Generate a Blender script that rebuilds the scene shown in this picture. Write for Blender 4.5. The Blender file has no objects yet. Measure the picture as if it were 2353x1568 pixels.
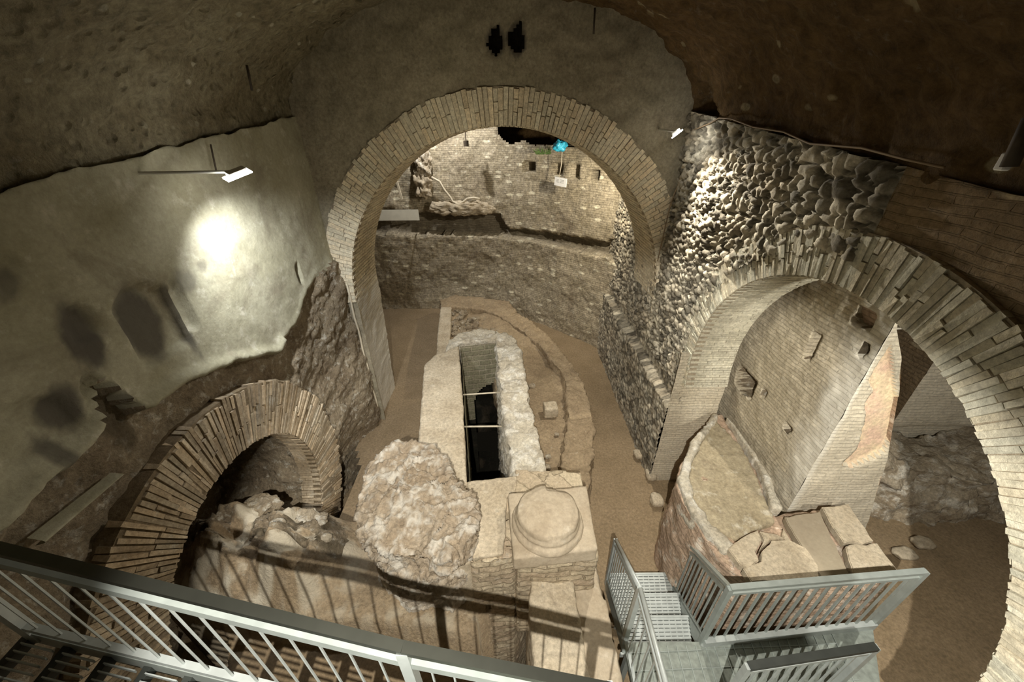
import bpy, bmesh, math, random
from mathutils import Vector, Matrix, noise, geometry
random.seed(7)
PI = math.pi
SC = bpy.context.scene
COL = SC.collection

# ------------------------------------------------------------------ camera
W_, H_, F_ = 2353, 1568, 850.0
CAMH = 5.5
cam_loc = Vector((0, 0, CAMH))
down_c = Vector((16.0, -1466.0, -850.0)).normalized()     # world down seen in camera axes
upc = -down_c
opt = Vector((0, 0, -1))
yc = (opt - upc * opt.dot(upc)).normalized()
xc = yc.cross(upc).normalized()
# rows: world axes in camera coords -> camera-to-world rotation
R_cw = Matrix((xc, yc, upc))                              # world = R_cw @ cam
cd = bpy.data.cameras.new('camera'); cam = bpy.data.objects.new('camera', cd); COL.objects.link(cam)
cam.matrix_world = Matrix.Translation(cam_loc) @ R_cw.to_4x4()
cd.sensor_fit = 'HORIZONTAL'; cd.sensor_width = 36.0; cd.lens = 36.0 * F_ / W_; cd.clip_start = 0.05; cd.clip_end = 100
SC.camera = cam

def U(u, v, x=None, y=None, z=None):
    """the place in the room that the photograph shows at (u, v), on a known plane of the room"""
    d = R_cw @ Vector(((u - W_ / 2) / F_, (H_ / 2 - v) / F_, -1))
    if x is not None: t = (x - cam_loc.x) / d.x
    elif y is not None: t = (y - cam_loc.y) / d.y
    else: t = (z - cam_loc.z) / d.z
    return cam_loc + d * t

def UP(pts, z):
    return [(p.x, p.y) for p in (U(u, v, z=z) for u, v in pts)]

# ------------------------------------------------------------------ tags
def tag(o, label=None, cat=None, group=None, kind=None):
    if label: o['label'] = label
    if cat: o['category'] = cat
    if group: o['group'] = group
    if kind: o['kind'] = kind
    return o
def empty(name, loc=(0, 0, 0), label=None, cat=None, group=None):
    o = bpy.data.objects.new(name, None); COL.objects.link(o); o.location = loc; o.empty_display_size = .1
    return tag(o, label, cat, group)

# ------------------------------------------------------------------ materials
def newmat(name):
    m = bpy.data.materials.new(name); m.use_nodes = True
    nt = m.node_tree
    b = nt.nodes['Principled BSDF']
    return m, nt, b
def N(nt, t, **k):
    n = nt.nodes.new(t)
    for a, v in k.items():
        if a.startswith('_'): setattr(n, a[1:], v)
        else: n.inputs[a.replace('__', ' ')].default_value = v
    return n
def L(nt, a, b): nt.links.new(a, b)
def c4(c): return (c[0], c[1], c[2], 1)
def mixc(nt, fac, a, b, mode='MIX'):
    n = nt.nodes.new('ShaderNodeMix'); n.data_type = 'RGBA'; n.blend_type = mode; n.clamp_result = False
    for s, v in ((n.inputs[0], fac), (n.inputs[6], a), (n.inputs[7], b)):
        if isinstance(v, (int, float)): s.default_value = v
        elif isinstance(v, tuple): s.default_value = c4(v)
        else: L(nt, v, s)
    return n.outputs[2]
def ramp(nt, fac, lo, hi):
    n = nt.nodes.new('ShaderNodeMapRange'); n.clamp = True
    L(nt, fac, n.inputs[0]); n.inputs[1].default_value = lo; n.inputs[2].default_value = hi
    return n.outputs[0]
def mathn(nt, op, a, b):
    n = nt.nodes.new('ShaderNodeMath'); n.operation = op
    for s, v in ((n.inputs[0], a), (n.inputs[1], b)):
        if isinstance(v, (int, float)): s.default_value = v
        else: L(nt, v, s)
    return n.outputs[0]

def masonry(name, base, alt, white=(.72, .68, .58), nscale=2.2, wamt=.25, wscale=9.0, wthr=.58,
            dark=(.16, .12, .08), damt=.4, dscale=1.4, bump=.6, bdist=.03, bscale=16.0,
            brick=None, uv=False, attr=False, tone=False, pits=0.0, rough=.92, bmort=(.42, .36, .27), bcon=.5, b2=None,
            spots=0.0, spotc=(.7, .66, .52), spsize=(3, 9), grain=26.0, gamt=.28):
    """weathered lime, stone or brick: noise colour, crusts, stains, optional courses (size in metres)"""
    m, nt, b = newmat(name)
    tc = N(nt, 'ShaderNodeTexCoord'); geo = N(nt, 'ShaderNodeNewGeometry')
    P = geo.outputs['Position']
    n1 = N(nt, 'ShaderNodeTexNoise', Scale=nscale, Detail=8.0, Roughness=.62); L(nt, P, n1.inputs['Vector'])
    n2 = N(nt, 'ShaderNodeTexNoise', Scale=wscale, Detail=9.0, Roughness=.7); L(nt, P, n2.inputs['Vector'])
    n3 = N(nt, 'ShaderNodeTexNoise', Scale=dscale, Detail=6.0, Roughness=.65, Distortion=.6); L(nt, P, n3.inputs['Vector'])
    col = mixc(nt, ramp(nt, n1.outputs[0], .36, .64), base, alt)
    height = None
    if brick:
        bw, bh = brick
        if uv:
            vec = tc.outputs['UV']
        else:
            sp = N(nt, 'ShaderNodeSeparateXYZ'); L(nt, P, sp.inputs[0])
            cb = N(nt, 'ShaderNodeCombineXYZ'); L(nt, mathn(nt, 'ADD', sp.outputs[0], sp.outputs[1]), cb.inputs[0]); L(nt, sp.outputs[2], cb.inputs[1])
            vec = cb.outputs[0]
        nd = N(nt, 'ShaderNodeTexNoise', Scale=3.0, Detail=5.0); L(nt, P, nd.inputs['Vector'])
        vm = N(nt, 'ShaderNodeVectorMath', _operation='MULTIPLY_ADD'); L(nt, nd.outputs[1], vm.inputs[0])
        vm.inputs[1].default_value = (.16, .07, 0); L(nt, vec, vm.inputs[2])
        bt = N(nt, 'ShaderNodeTexBrick', Scale=1.0); bt.inputs['Mortar Size'].default_value = bh * .13; bt.inputs['Mortar Smooth'].default_value = .35
        bt.inputs['Brick Width'].default_value = bw; bt.inputs['Row Height'].default_value = bh
        bt.inputs['Bias'].default_value = -.2
        a_ = b2 or tuple(x * .62 for x in base)
        bt.inputs['Color1'].default_value = c4(tuple(min(1, x * 1.12) for x in base)); bt.inputs['Color2'].default_value = c4(a_); bt.inputs['Mortar'].default_value = c4(bmort)
        L(nt, vm.outputs[0], bt.inputs['Vector'])
        col = mixc(nt, bcon, col, bt.outputs[0])
        height = mathn(nt, 'MULTIPLY', bt.outputs[1], -.55)
    if spots:
        mp = N(nt, 'ShaderNodeMapping'); mp.inputs['Scale'].default_value = (spsize[0], spsize[0], spsize[1])
        L(nt, P, mp.inputs[0])
        vo = N(nt, 'ShaderNodeTexVoronoi', Scale=1.0); L(nt, mp.outputs[0], vo.inputs['Vector'])
        sr = N(nt, 'ShaderNodeSeparateColor'); L(nt, vo.outputs['Color'], sr.inputs[0])
        pick = ramp(nt, sr.outputs[0], 1 - spots, 1 - spots + .03)
        near = ramp(nt, vo.outputs['Distance'], .42, .30)
        f = mathn(nt, 'MULTIPLY', pick, near)
        col = mixc(nt, f, col, spotc)
    wf = mathn(nt, 'MULTIPLY', ramp(nt, n2.outputs[0], wthr, wthr + .1), wamt)
    col = mixc(nt, wf, col, white)
    df = mathn(nt, 'MULTIPLY', ramp(nt, n3.outputs[0], .53, .68), damt)
    col = mixc(nt, df, col, dark)
    ng = N(nt, 'ShaderNodeTexNoise', Scale=grain, Detail=6.0, Roughness=.75); L(nt, P, ng.inputs['Vector'])
    gm = N(nt, 'ShaderNodeMapRange'); L(nt, ng.outputs[0], gm.inputs[0]); gm.inputs[1].default_value = .34; gm.inputs[2].default_value = .66; gm.inputs[3].default_value = 1 - gamt; gm.inputs[4].default_value = 1 + gamt
    gc = N(nt, 'ShaderNodeCombineColor')
    for i_ in range(3): L(nt, gm.outputs[0], gc.inputs[i_])
    col = mixc(nt, 1.0, col, gc.outputs[0], 'MULTIPLY')
    if attr:      # stains, bare patches and painted recess shade, stored on the mesh
        at = N(nt, 'ShaderNodeAttribute'); at.attribute_name = 'stain_shade'
        col = mixc(nt, at.outputs['Fac'], col, attr)
    if tone:
        at2 = N(nt, 'ShaderNodeAttribute'); at2.attribute_name = 'tone'
        col = mixc(nt, 1.0, col, at2.outputs['Color'], 'MULTIPLY')
    L(nt, col, b.inputs['Base Color'])
    b.inputs['Roughness'].default_value = rough; b.inputs['Specular IOR Level'].default_value = .18
    nb = N(nt, 'ShaderNodeTexNoise', Scale=bscale, Detail=10.0, Roughness=.68); L(nt, P, nb.inputs['Vector'])
    h = nb.outputs[0]
    if height is not None: h = mathn(nt, 'ADD', mathn(nt, 'MULTIPLY', h, .6), height)
    if pits:
        vp = N(nt, 'ShaderNodeTexVoronoi', Scale=9.0); L(nt, P, vp.inputs['Vector'])
        h = mathn(nt, 'ADD', h, mathn(nt, 'MULTIPLY', ramp(nt, vp.outputs['Distance'], 0, .35), pits))
    bp = N(nt, 'ShaderNodeBump', Strength=bump, Distance=bdist); L(nt, h, bp.inputs['Height']); L(nt, bp.outputs[0], b.inputs['Normal'])
    return m

def plain(name, col, rough=.6, metal=0.0, bump=0.0, var=.0, vscale=12.0, bscale=60):
    m, nt, b = newmat(name)
    geo = N(nt, 'ShaderNodeNewGeometry')
    n1 = N(nt, 'ShaderNodeTexNoise', Scale=vscale, Detail=6.0); L(nt, geo.outputs['Position'], n1.inputs['Vector'])
    c = mixc(nt, ramp(nt, n1.outputs[0], .35, .65), tuple(x * (1 - var) for x in col), tuple(min(1, x * (1 + var)) for x in col))
    L(nt, c, b.inputs['Base Color']); b.inputs['Roughness'].default_value = rough; b.inputs['Metallic'].default_value = metal
    if bump:
        nb = N(nt, 'ShaderNodeTexNoise', Scale=bscale, Detail=4.0); L(nt, geo.outputs['Position'], nb.inputs['Vector'])
        bp = N(nt, 'ShaderNodeBump', Strength=bump, Distance=.005); L(nt, nb.outputs[0], bp.inputs['Height']); L(nt, bp.outputs[0], b.inputs['Normal'])
    return m
def glow(name, col, power):
    m, nt, b = newmat(name)
    b.inputs['Base Color'].default_value = c4(col); b.inputs['Emission Color'].default_value = c4(col); b.inputs['Emission Strength'].default_value = power
    return m

M = {}
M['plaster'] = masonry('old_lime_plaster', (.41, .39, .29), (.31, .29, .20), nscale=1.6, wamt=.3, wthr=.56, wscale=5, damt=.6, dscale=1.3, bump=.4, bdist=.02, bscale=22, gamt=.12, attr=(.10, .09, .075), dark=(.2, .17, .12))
M['left_rubble'] = masonry('eroded_tuff_rubble', (.40, .33, .23), (.27, .21, .14), wamt=.7, wscale=9, wthr=.54, damt=.5, dscale=2.4, bump=1.0, bdist=.05, bscale=20, pits=.5, attr=(.10, .08, .05))
M['vault'] = masonry('vault_concrete', (.33, .29, .19), (.25, .21, .13), wamt=.2, wscale=12, wthr=.6, damt=.5, dscale=1.0, bump=1.0, bdist=.09, bscale=8, pits=.9, dark=(.12, .09, .05), spots=.05, spotc=(.5, .46, .34), spsize=(12, 14), gamt=.35, grain=14)
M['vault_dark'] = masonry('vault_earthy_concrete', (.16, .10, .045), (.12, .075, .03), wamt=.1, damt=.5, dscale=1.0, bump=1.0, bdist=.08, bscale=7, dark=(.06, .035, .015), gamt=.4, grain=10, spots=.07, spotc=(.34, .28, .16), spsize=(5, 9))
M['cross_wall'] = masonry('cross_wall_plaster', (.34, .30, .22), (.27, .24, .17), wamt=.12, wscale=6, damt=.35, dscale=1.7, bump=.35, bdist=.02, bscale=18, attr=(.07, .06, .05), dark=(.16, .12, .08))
M['stones'] = masonry('rubble_stones', (.62, .58, .48), (.50, .44, .34), wamt=.3, wscale=14, damt=.25, dscale=2.0, bump=.5, bdist=.02, bscale=30, tone=True, attr=(.14, .10, .07))
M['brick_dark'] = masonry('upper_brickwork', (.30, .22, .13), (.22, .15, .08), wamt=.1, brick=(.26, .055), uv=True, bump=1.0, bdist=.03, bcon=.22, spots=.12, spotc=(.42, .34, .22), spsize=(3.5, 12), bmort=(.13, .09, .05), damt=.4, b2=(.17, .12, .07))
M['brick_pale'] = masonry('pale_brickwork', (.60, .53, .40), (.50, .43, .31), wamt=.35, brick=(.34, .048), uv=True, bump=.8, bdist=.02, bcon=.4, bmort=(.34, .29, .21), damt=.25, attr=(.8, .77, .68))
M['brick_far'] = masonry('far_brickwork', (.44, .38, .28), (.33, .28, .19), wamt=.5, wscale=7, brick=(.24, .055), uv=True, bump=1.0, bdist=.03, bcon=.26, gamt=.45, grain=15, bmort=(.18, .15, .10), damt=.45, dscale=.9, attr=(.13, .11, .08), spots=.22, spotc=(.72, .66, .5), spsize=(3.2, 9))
M['voussoir'] = masonry('voussoir_brick', (.80, .72, .55), (.68, .59, .43), wamt=.25, wscale=9, bump=.6, bdist=.012, bscale=40, tone=True, damt=.12, dscale=2.5)
M['voussoir_grey'] = masonry('voussoir_grey_brick', (.68, .64, .51), (.56, .52, .40), wamt=.3, wscale=9, bump=.7, bdist=.014, bscale=36, tone=True, damt=.12, dscale=2.5)
M['voussoir_brown'] = masonry('voussoir_brown_brick', (.60, .50, .36), (.40, .31, .20), wamt=.35, wscale=6, bump=.7, bdist=.014, bscale=36, tone=True, damt=.45, dscale=1.2)
M['mortar'] = masonry('lime_mortar', (.44, .38, .28), (.34, .28, .2), wamt=.3, bump=.8, bdist=.02)
M['mortar_dark'] = masonry('dark_mortar', (.22, .17, .11), (.16, .12, .07), wamt=.3, bump=.8, bdist=.02)
M['dirt'] = masonry('packed_earth', (.30, .225, .14), (.255, .19, .115), wamt=.08, wscale=30, damt=.15, bump=.25, bdist=.01, bscale=45, rough=.8)
M['dirt_loose'] = masonry('loose_earth', (.40, .31, .20), (.31, .235, .15), wamt=.35, wscale=16, wthr=.6, damt=.3, dscale=3, bump=.9, bdist=.03, bscale=24, attr=(.62, .56, .44))
M['lime'] = masonry('lime_crusted_rubble', (.52, .45, .34), (.36, .29, .20), white=(.82, .78, .68), wamt=.75, wscale=6, wthr=.5, damt=.45, dscale=3.0, bump=1.0, bdist=.04, bscale=22, pits=.25)
M['lime_lump'] = masonry('lime_veined_masonry', (.47, .39, .29), (.37, .29, .20), white=(.8, .76, .68), wamt=.4, wscale=8, wthr=.54, damt=.35, dscale=3.0, bump=1.0, bdist=.03, bscale=24, attr=(.80, .76, .67))
M['slab'] = masonry('worn_travertine', (.52, .45, .34), (.42, .35, .25), wamt=.25, wscale=8, damt=.25, dscale=2.2, bump=.5, bdist=.015, bscale=28)
M['slab_white'] = masonry('white_eroded_stone', (.66, .61, .50), (.50, .44, .34), white=(.85, .82, .74), wamt=.7, wscale=5, wthr=.5, damt=.35, dscale=3.2, bump=.9, bdist=.035, bscale=20)
M['marble'] = masonry('greyish_marble', (.47, .40, .30), (.38, .31, .22), gamt=.14, wamt=.25, wscale=5, damt=.3, dscale=3, bump=.3, bdist=.01, bscale=20, rough=.75)
M['slate'] = masonry('smooth_grey_slab', (.34, .29, .21), (.30, .25, .18), gamt=.08, wamt=.08, damt=.1, bump=.2, bdist=.006, bscale=30, rough=.8)
M['masonry_block'] = masonry('coursed_masonry', (.54, .46, .33), (.42, .34, .23), wamt=.35, brick=(.28, .085), bump=1.0, bdist=.03, bcon=.55, bmort=(.30, .24, .16), b2=(.34, .24, .17), damt=.3, dscale=2)
M['basin'] = masonry('basin_brick', (.52, .38, .28), (.45, .33, .23), white=(.85, .8, .7), wamt=.6, wscale=5, wthr=.53, brick=(.26, .06), bump=.9, bdist=.03, bcon=.5, bmort=(.34, .26, .18), damt=.3, dscale=2.6)
M['basin_top'] = masonry('basin_mortar', (.42, .36, .25), (.34, .285, .19), wamt=.45, wscale=6, wthr=.55, damt=.35, dscale=2.6, bump=.6, bdist=.02, bscale=20)
M['dark_shaft'] = masonry('shaft_brick', (.26, .24, .16), (.18, .17, .11), wamt=.2, brick=(.3, .12), bump=.8, damt=.4, bcon=.5)
M['metal'] = plain('galvanised_steel', (.36, .40, .38), rough=.45, metal=.35, var=.08)
M['metal_light'] = plain('light_galvanised_steel', (.47, .51, .50), rough=.42, metal=.3, var=.08)
M['metal_dark'] = plain('dark_painted_steel', (.05, .055, .05), rough=.5, metal=.3, var=.1)
M['grate'] = plain('steel_grating', (.27, .30, .27), rough=.55, metal=.3, var=.18, vscale=20)
M['metal_hand'] = plain('polished_steel_handrail', (.15, .155, .13), rough=.42, metal=1.0, var=.05)
M['shaft_shade'] = masonry('painted_shaft_shade', (.022, .02, .014), (.012, .011, .008), wamt=.03, damt=.3, bump=.6)  # near-black colour standing in for the darkness of shaft and tunnel
M['iron'] = plain('rusty_iron', (.05, .035, .02), rough=.8, var=.3)
M['cable'] = plain('pale_cable', (.62, .55, .42), rough=.6, var=.1)
M['cable_brown'] = plain('brown_cable', (.28, .2, .12), rough=.6, var=.1)
M['sign'] = plain('pale_sign_panel', (.80, .78, .68), rough=.5, var=.06, vscale=5)
M['sign_white'] = plain('white_sign_panel', (.85, .85, .84), rough=.5, var=.02)
M['ink'] = plain('grey_print', (.45, .45, .44), rough=.7)
M['blue'] = plain('blue_plastic', (.04, .42, .62), rough=.4, var=.2)
M['moss'] = plain('dull_green_plant', (.12, .20, .06), rough=.9, var=.3)
M['lamp_face'] = glow('lit_led_panel', (1, .97, .90), 60)
M['lamp_body'] = plain('lamp_housing', (.55, .55, .50), rough=.5, metal=.3)

# ------------------------------------------------------------------ mesh helpers
def link(name, me, mats, parent=None):
    o = bpy.data.objects.new(name, me); COL.objects.link(o)
    for m in (mats if isinstance(mats, (list, tuple)) else [mats]): me.materials.append(m)
    if parent: o.parent = parent; o.matrix_parent_inverse = Matrix.Translation(parent.location).inverted()
    return o
def smooth(me, v=True):
    me.polygons.foreach_set('use_smooth', [v] * len(me.polygons))

class MB:
    def __init__(s): s.v = []; s.f = []; s.t = []
    def box(s, c, size, rot=None, tone=1.0, jit=0.0):
        hx, hy, hz = size[0] / 2, size[1] / 2, size[2] / 2
        b = len(s.v)
        for dx, dy, dz in ((-1, -1, -1), (1, -1, -1), (1, 1, -1), (-1, 1, -1), (-1, -1, 1), (1, -1, 1), (1, 1, 1), (-1, 1, 1)):
            p = Vector((dx * hx, dy * hy, dz * hz))
            if jit: p += Vector((random.uniform(-jit, jit), random.uniform(-jit, jit), random.uniform(-jit, jit)))
            if rot: p = rot @ p
            s.v.append(Vector(c) + p)
        s._f8(b, tone)
    def hexa(s, pts, tone=1.0):
        b = len(s.v); s.v += [Vector(p) for p in pts]; s._f8(b, tone)
    def _f8(s, b, tone):
        for q in ((0, 3, 2, 1), (4, 5, 6, 7), (0, 1, 5, 4), (1, 2, 6, 5), (2, 3, 7, 6), (3, 0, 4, 7)):
            s.f.append(tuple(b + i for i in q)); s.t.append(tone)
    def beam(s, a, b, w, h, up=Vector((0, 0, 1))):
        a, b = Vector(a), Vector(b); d = (b - a); l = d.length; d.normalize()
        r = d.cross(up).normalized(); u = r.cross(d).normalized()
        rot = Matrix((r, d, u)).transposed()
        s.box((a + b) / 2, (w, l, h), rot)
    def tube(s, pts, r, n=8, cap=True):
        pts = [Vector(p) for p in pts]; base = len(s.v)
        for i, p in enumerate(pts):
            d = (pts[min(i + 1, len(pts) - 1)] - pts[max(i - 1, 0)]).normalized()
            up = Vector((0, 0, 1)) if abs(d.z) < .9 else Vector((0, 1, 0))
            x = d.cross(up).normalized(); y = x.cross(d).normalized()
            for k in range(n):
                a = 2 * PI * k / n; s.v.append(p + (x * math.cos(a) + y * math.sin(a)) * r)
        for i in range(len(pts) - 1):
            for k in range(n):
                a = base + i * n + k; b = base + i * n + (k + 1) % n
                s.f.append((a, b, b + n, a + n)); s.t.append(1)
        if cap:
            s.f.append(tuple(base + k for k in reversed(range(n)))); s.t.append(1)
            e = base + (len(pts) - 1) * n; s.f.append(tuple(e + k for k in range(n))); s.t.append(1)
    def build(s, name, mat, parent=None, sm=False, tone=False):
        me = bpy.data.meshes.new(name); me.from_pydata([tuple(v) for v in s.v], [], s.f); me.update()
        bm = bmesh.new(); bm.from_mesh(me); bmesh.ops.recalc_face_normals(bm, faces=bm.faces); bm.to_mesh(me); bm.free()
        if tone:
            ca = me.color_attributes.new('tone', 'FLOAT_COLOR', 'CORNER')
            arr = []
            for p in me.polygons:
                t = s.t[p.index]
                arr += [t[0], t[1], t[2], 1] * p.loop_total if isinstance(t, tuple) else [t, t, t, 1] * p.loop_total
            ca.data.foreach_set('color', arr)
        if sm: smooth(me)
        return link(name, me, mat, parent)

def fbm(p, s, o=4): return noise.fractal(Vector(p) * s, 1.0, 2.0, o)
def ridged(p, s, o=4): return noise.ridged_multi_fractal(Vector(p) * s, 1.0, 2.0, o, 1.0, 2.0)
def ss(a, b, x):
    t = max(0, min(1, (x - a) / (b - a))); return t * t * (3 - 2 * t)
def interp(tab, x):
    if x <= tab[0][0]: return tab[0][1]
    for (a, fa), (b, fb) in zip(tab, tab[1:]):
        if x <= b: return fa + (fb - fa) * (x - a) / (b - a)
    return tab[-1][1]
def inpoly(x, y, P):
    c = False; n = len(P)
    for i in range(n):
        x1, y1 = P[i][:2]; x2, y2 = P[(i + 1) % n][:2]
        if (y1 > y) != (y2 > y) and x < (x2 - x1) * (y - y1) / (y2 - y1) + x1: c = not c
    return c

def grid(name, pos, s0, s1, t0, t1, step, mats, keep=None, stain_shade=None, tone=None, midx=None, sm=True, parent=None, stept=None, thick=0):
    """a rough surface: pos(s,t) gives the point, s and t are metres along it and become the UV map"""
    ns = max(1, int(round((s1 - s0) / step))); nt_ = max(1, int(round((t1 - t0) / (stept or step))))
    V = []; ST = []
    for j in range(nt_ + 1):
        t = t0 + (t1 - t0) * j / nt_
        for i in range(ns + 1):
            s = s0 + (s1 - s0) * i / ns
            V.append(tuple(pos(s, t))); ST.append((s, t))
    Fc = []; mi = []
    for j in range(nt_):
        for i in range(ns):
            s = s0 + (s1 - s0) * (i + .5) / ns; t = t0 + (t1 - t0) * (j + .5) / nt_
            if keep and not keep(s, t): continue
            a = j * (ns + 1) + i
            Fc.append((a, a + 1, a + ns + 2, a + ns + 1)); mi.append(midx(s, t) if midx else 0)
    me = bpy.data.meshes.new(name); me.from_pydata(V, [], Fc); me.update()
    uvl = me.uv_layers.new(name='UVMap')
    arr = []
    for lp in me.loops: arr += ST[lp.vertex_index]
    uvl.data.foreach_set('uv', arr)
    if stain_shade:
        a = me.attributes.new('stain_shade', 'FLOAT', 'POINT'); a.data.foreach_set('value', [stain_shade(s, t) for s, t in ST])
    if tone:
        a = me.color_attributes.new('tone', 'FLOAT_COLOR', 'POINT'); z = []
        for s, t in ST: z += list(tone(s, t)) + [1]
        a.data.foreach_set('color', z)
    if midx: me.polygons.foreach_set('material_index', mi)
    bm = bmesh.new(); bm.from_mesh(me)
    bmesh.ops.delete(bm, geom=[v for v in bm.verts if not v.link_faces], context='VERTS'); bm.to_mesh(me); bm.free()
    if sm: smooth(me)
    o = link(name, me, mats, parent)
    if thick:
        md = o.modifiers.new('thickness', 'SOLIDIFY'); md.thickness = abs(thick); md.offset = -1 if thick > 0 else 1
    return o

DG = bpy.context.evaluated_depsgraph_get
def voxelise(bm_or_mb, vox):
    me = bpy.data.meshes.new('tmp')
    if isinstance(bm_or_mb, MB):
        me.from_pydata([tuple(v) for v in bm_or_mb.v], [], bm_or_mb.f); me.update()
        bm = bmesh.new(); bm.from_mesh(me); bmesh.ops.recalc_face_normals(bm, faces=bm.faces); bm.to_mesh(me); bm.free()
    else:
        bmesh.ops.recalc_face_normals(bm_or_mb, faces=bm_or_mb.faces); bm_or_mb.to_mesh(me); bm_or_mb.free()
    o = bpy.data.objects.new('tmp', me); COL.objects.link(o)
    md = o.modifiers.new('r', 'REMESH'); md.mode = 'VOXEL'; md.voxel_size = vox
    dg = DG(); dg.update()
    out = bpy.data.meshes.new_from_object(o.evaluated_get(dg))
    bpy.data.objects.remove(o); bpy.data.meshes.remove(me)
    return out
def prism_bm(poly, z0, z1):
    bm = bmesh.new()
    zz = z1 if callable(z1) else (lambda x, y: z1)
    b = [bm.verts.new((x, y, z0)) for x, y in poly]; t = [bm.verts.new((x, y, zz(x, y))) for x, y in poly]
    n = len(poly); bm.faces.new(list(reversed(b))); bm.faces.new(t)
    for i in range(n): bm.faces.new((b[i], b[(i + 1) % n], t[(i + 1) % n], t[i]))
    return bm
def rough_solid(name, src, mat, stain_shade=None, **k):
    o = _rough_solid(name, src, mat, **k)
    if stain_shade:
        a = o.data.attributes.new('stain_shade', 'FLOAT', 'POINT'); a.data.foreach_set('value', [stain_shade(v.co) for v in o.data.vertices])
    return o
def _rough_solid(name, src, mat, vox=.03, amp=.02, scale=4.0, amp2=.0, scale2=12.0, ridge=.0, rscale=3.0, parent=None, warp=0.0, fn=None, sm=True):
    me = voxelise(src, vox)
    nn = [v.normal.copy() for v in me.vertices]
    for v, n in zip(me.vertices, nn):
        p = v.co.copy()
        d = amp * fbm(p, scale) + (amp2 * fbm(p + Vector((9, 3, 1)), scale2) if amp2 else 0)
        if ridge: d += ridge * (ridged(p, rscale) - 1.1)
        if warp: v.co += Vector((fbm(p, 2.3), fbm(p + Vector((5, 5, 5)), 2.3), 0)) * warp
        if fn: d += fn(p)
        v.co += n * d
    if sm: smooth(me)
    return link(name, me, mat, parent)
def stone(name, poly, z0, z1, mat, **k): return rough_solid(name, prism_bm(poly, z0, z1), mat, **k)

# brick arch: mortar barrel with individual bricks in one mesh, plus intrados bricks
def arch_ring(name, Mp, R, t, a0, a1, depth, mat, course=.062, proud=.015, jit=.004, tonef=None, label=None, cat=None, intr=True, gap=.06, tv=.86, mortar='mortar'):
    root = empty(name, Mp((a0 + a1) / 2, R, 0)); tag(root, label, cat)
    b = MB(); rm = R + t / 2
    n = int((a1 - a0) * rm / course)
    for i in range(n):
        b0 = a0 + (a1 - a0) * (i + gap) / n; b1 = a0 + (a1 - a0) * (i + 1 - gap) / n
        if random.random() < .5: cuts = [0, random.uniform(.38, .62), 1]
        elif random.random() < .5: cuts = [0, random.uniform(.25, .4), random.uniform(.6, .78), 1]
        else: cuts = [0, 1]
        te = t * random.uniform(.94, 1.05)
        for c0, c1 in zip(cuts, cuts[1:]):
            r0 = R + te * c0 + .006; r1 = R + te * c1 - .006
            pr = -proud + random.uniform(-jit * 2, jit * 2)
            tn = random.uniform(tv, 1.08); wm = random.uniform(-.04, .04); T = (tn * (1 + wm), tn, tn * (1 - wm))
            if tonef: T = tuple(x * tonef((b0 + b1) / 2, r0) for x in T)
            j = lambda: random.uniform(-jit, jit)
            q = []
            for d in (pr, .10):
                for (aa, rr) in ((b0, r0), (b1, r0), (b1, r1), (b0, r1)):
                    q.append(Mp(aa + j() / rr, rr + j(), d + (j() if d == pr else 0)))
            b.hexa(q, T)
    b.build('voussoir_face', mat, root, tone=True)['kind'] = 'stuff'
    if intr:
        b = MB(); n = int((a1 - a0) * R / (course * .9))
        for i in range(n):
            b0 = a0 + (a1 - a0) * (i + .1) / n; b1 = a0 + (a1 - a0) * (i + .9) / n
            d = .11 if i % 2 else -.0
            d = max(d, .0)
            while d < depth:
                ln = random.uniform(.2, .3); e = min(depth, d + ln)
                tn = random.uniform(.8, 1.1); T = (tn, tn, tn)
                if tonef: T = tuple(x * tonef((b0 + b1) / 2, R) for x in T)
                r0 = R - .004 - random.uniform(0, .007); q = []
                for dd in (d + .004, e - .004):
                    for (aa, rr) in ((b0, r0), (b1, r0), (b1, R + .05), (b0, R + .05)): q.append(Mp(aa, rr, dd))
                b.hexa(q, T); d = e
        b.build('intrados_bricks', mat, root, tone=True)['kind'] = 'stuff'
    b = MB(); n = 64
    for i in range(n):
        x0 = a0 + (a1 - a0) * i / n; x1 = a0 + (a1 - a0) * (i + 1) / n
        b.hexa([Mp(aa, rr, d) for d in (0, depth) for (aa, rr) in ((x0, R + .004), (x1, R + .004), (x1, R + t), (x0, R + t))])
    b.build('mortar_bed', M[mortar], root)
    return root

# ================================================================== THE SETTING
XL, XR, XRL = -3.05, 2.60, 2.45         # left wall, right wall above and below its ledge
YW, YWB = 6.15, 7.30                    # cross wall with the big arch
CX, CZ, RB = -.12, 2.85, 2.66           # big arch
spr = lambda y: 5.62 - .12 * (6.15 - max(y, 2.0)) # springing of the vault

# floor (packed earth)
_a = U(1056, 790, z=1.7); _b = U(1150, 780, z=1.7); tunq = (_a.x, _a.y, _b.x)
def floor_pos(s, t): return (s, t, .015 * fbm((s, t, 0), 1.3) + .006 * fbm((s, t, 4), 9))
pitpoly = UP([(1055, 785), (1138, 770), (1172, 1100), (1072, 1108)], 1.7)
def fkeep(s, t):
    if s < -2.84 - .35 * ss(4.6, 5.7, t) + .03 * fbm((s, t, 1), 4) and 2.9 < t < 5.75: return False
    if tunq[0] - .35 < s < tunq[2] + .95 and tunq[1] - .1 < t < tunq[1] + 1.7: return False
    if t < 3.0 and s < 1.15: return False
    if inpoly(s, t, pitpoly): return False
    return True
grid('floor', floor_pos, -7, 9.5, -2.5, 12.6, .09, M['dirt'], keep=fkeep)['kind'] = 'structure'
grid('floor_side_room', lambda s, t: (s, t, .5 + .02 * fbm((s, t, 2), 1.6)), 3.0, 10, -2.5, 6.5, .1, M['dirt'], keep=lambda s, t: True, thick=.4)['kind'] = 'structure'

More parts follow.
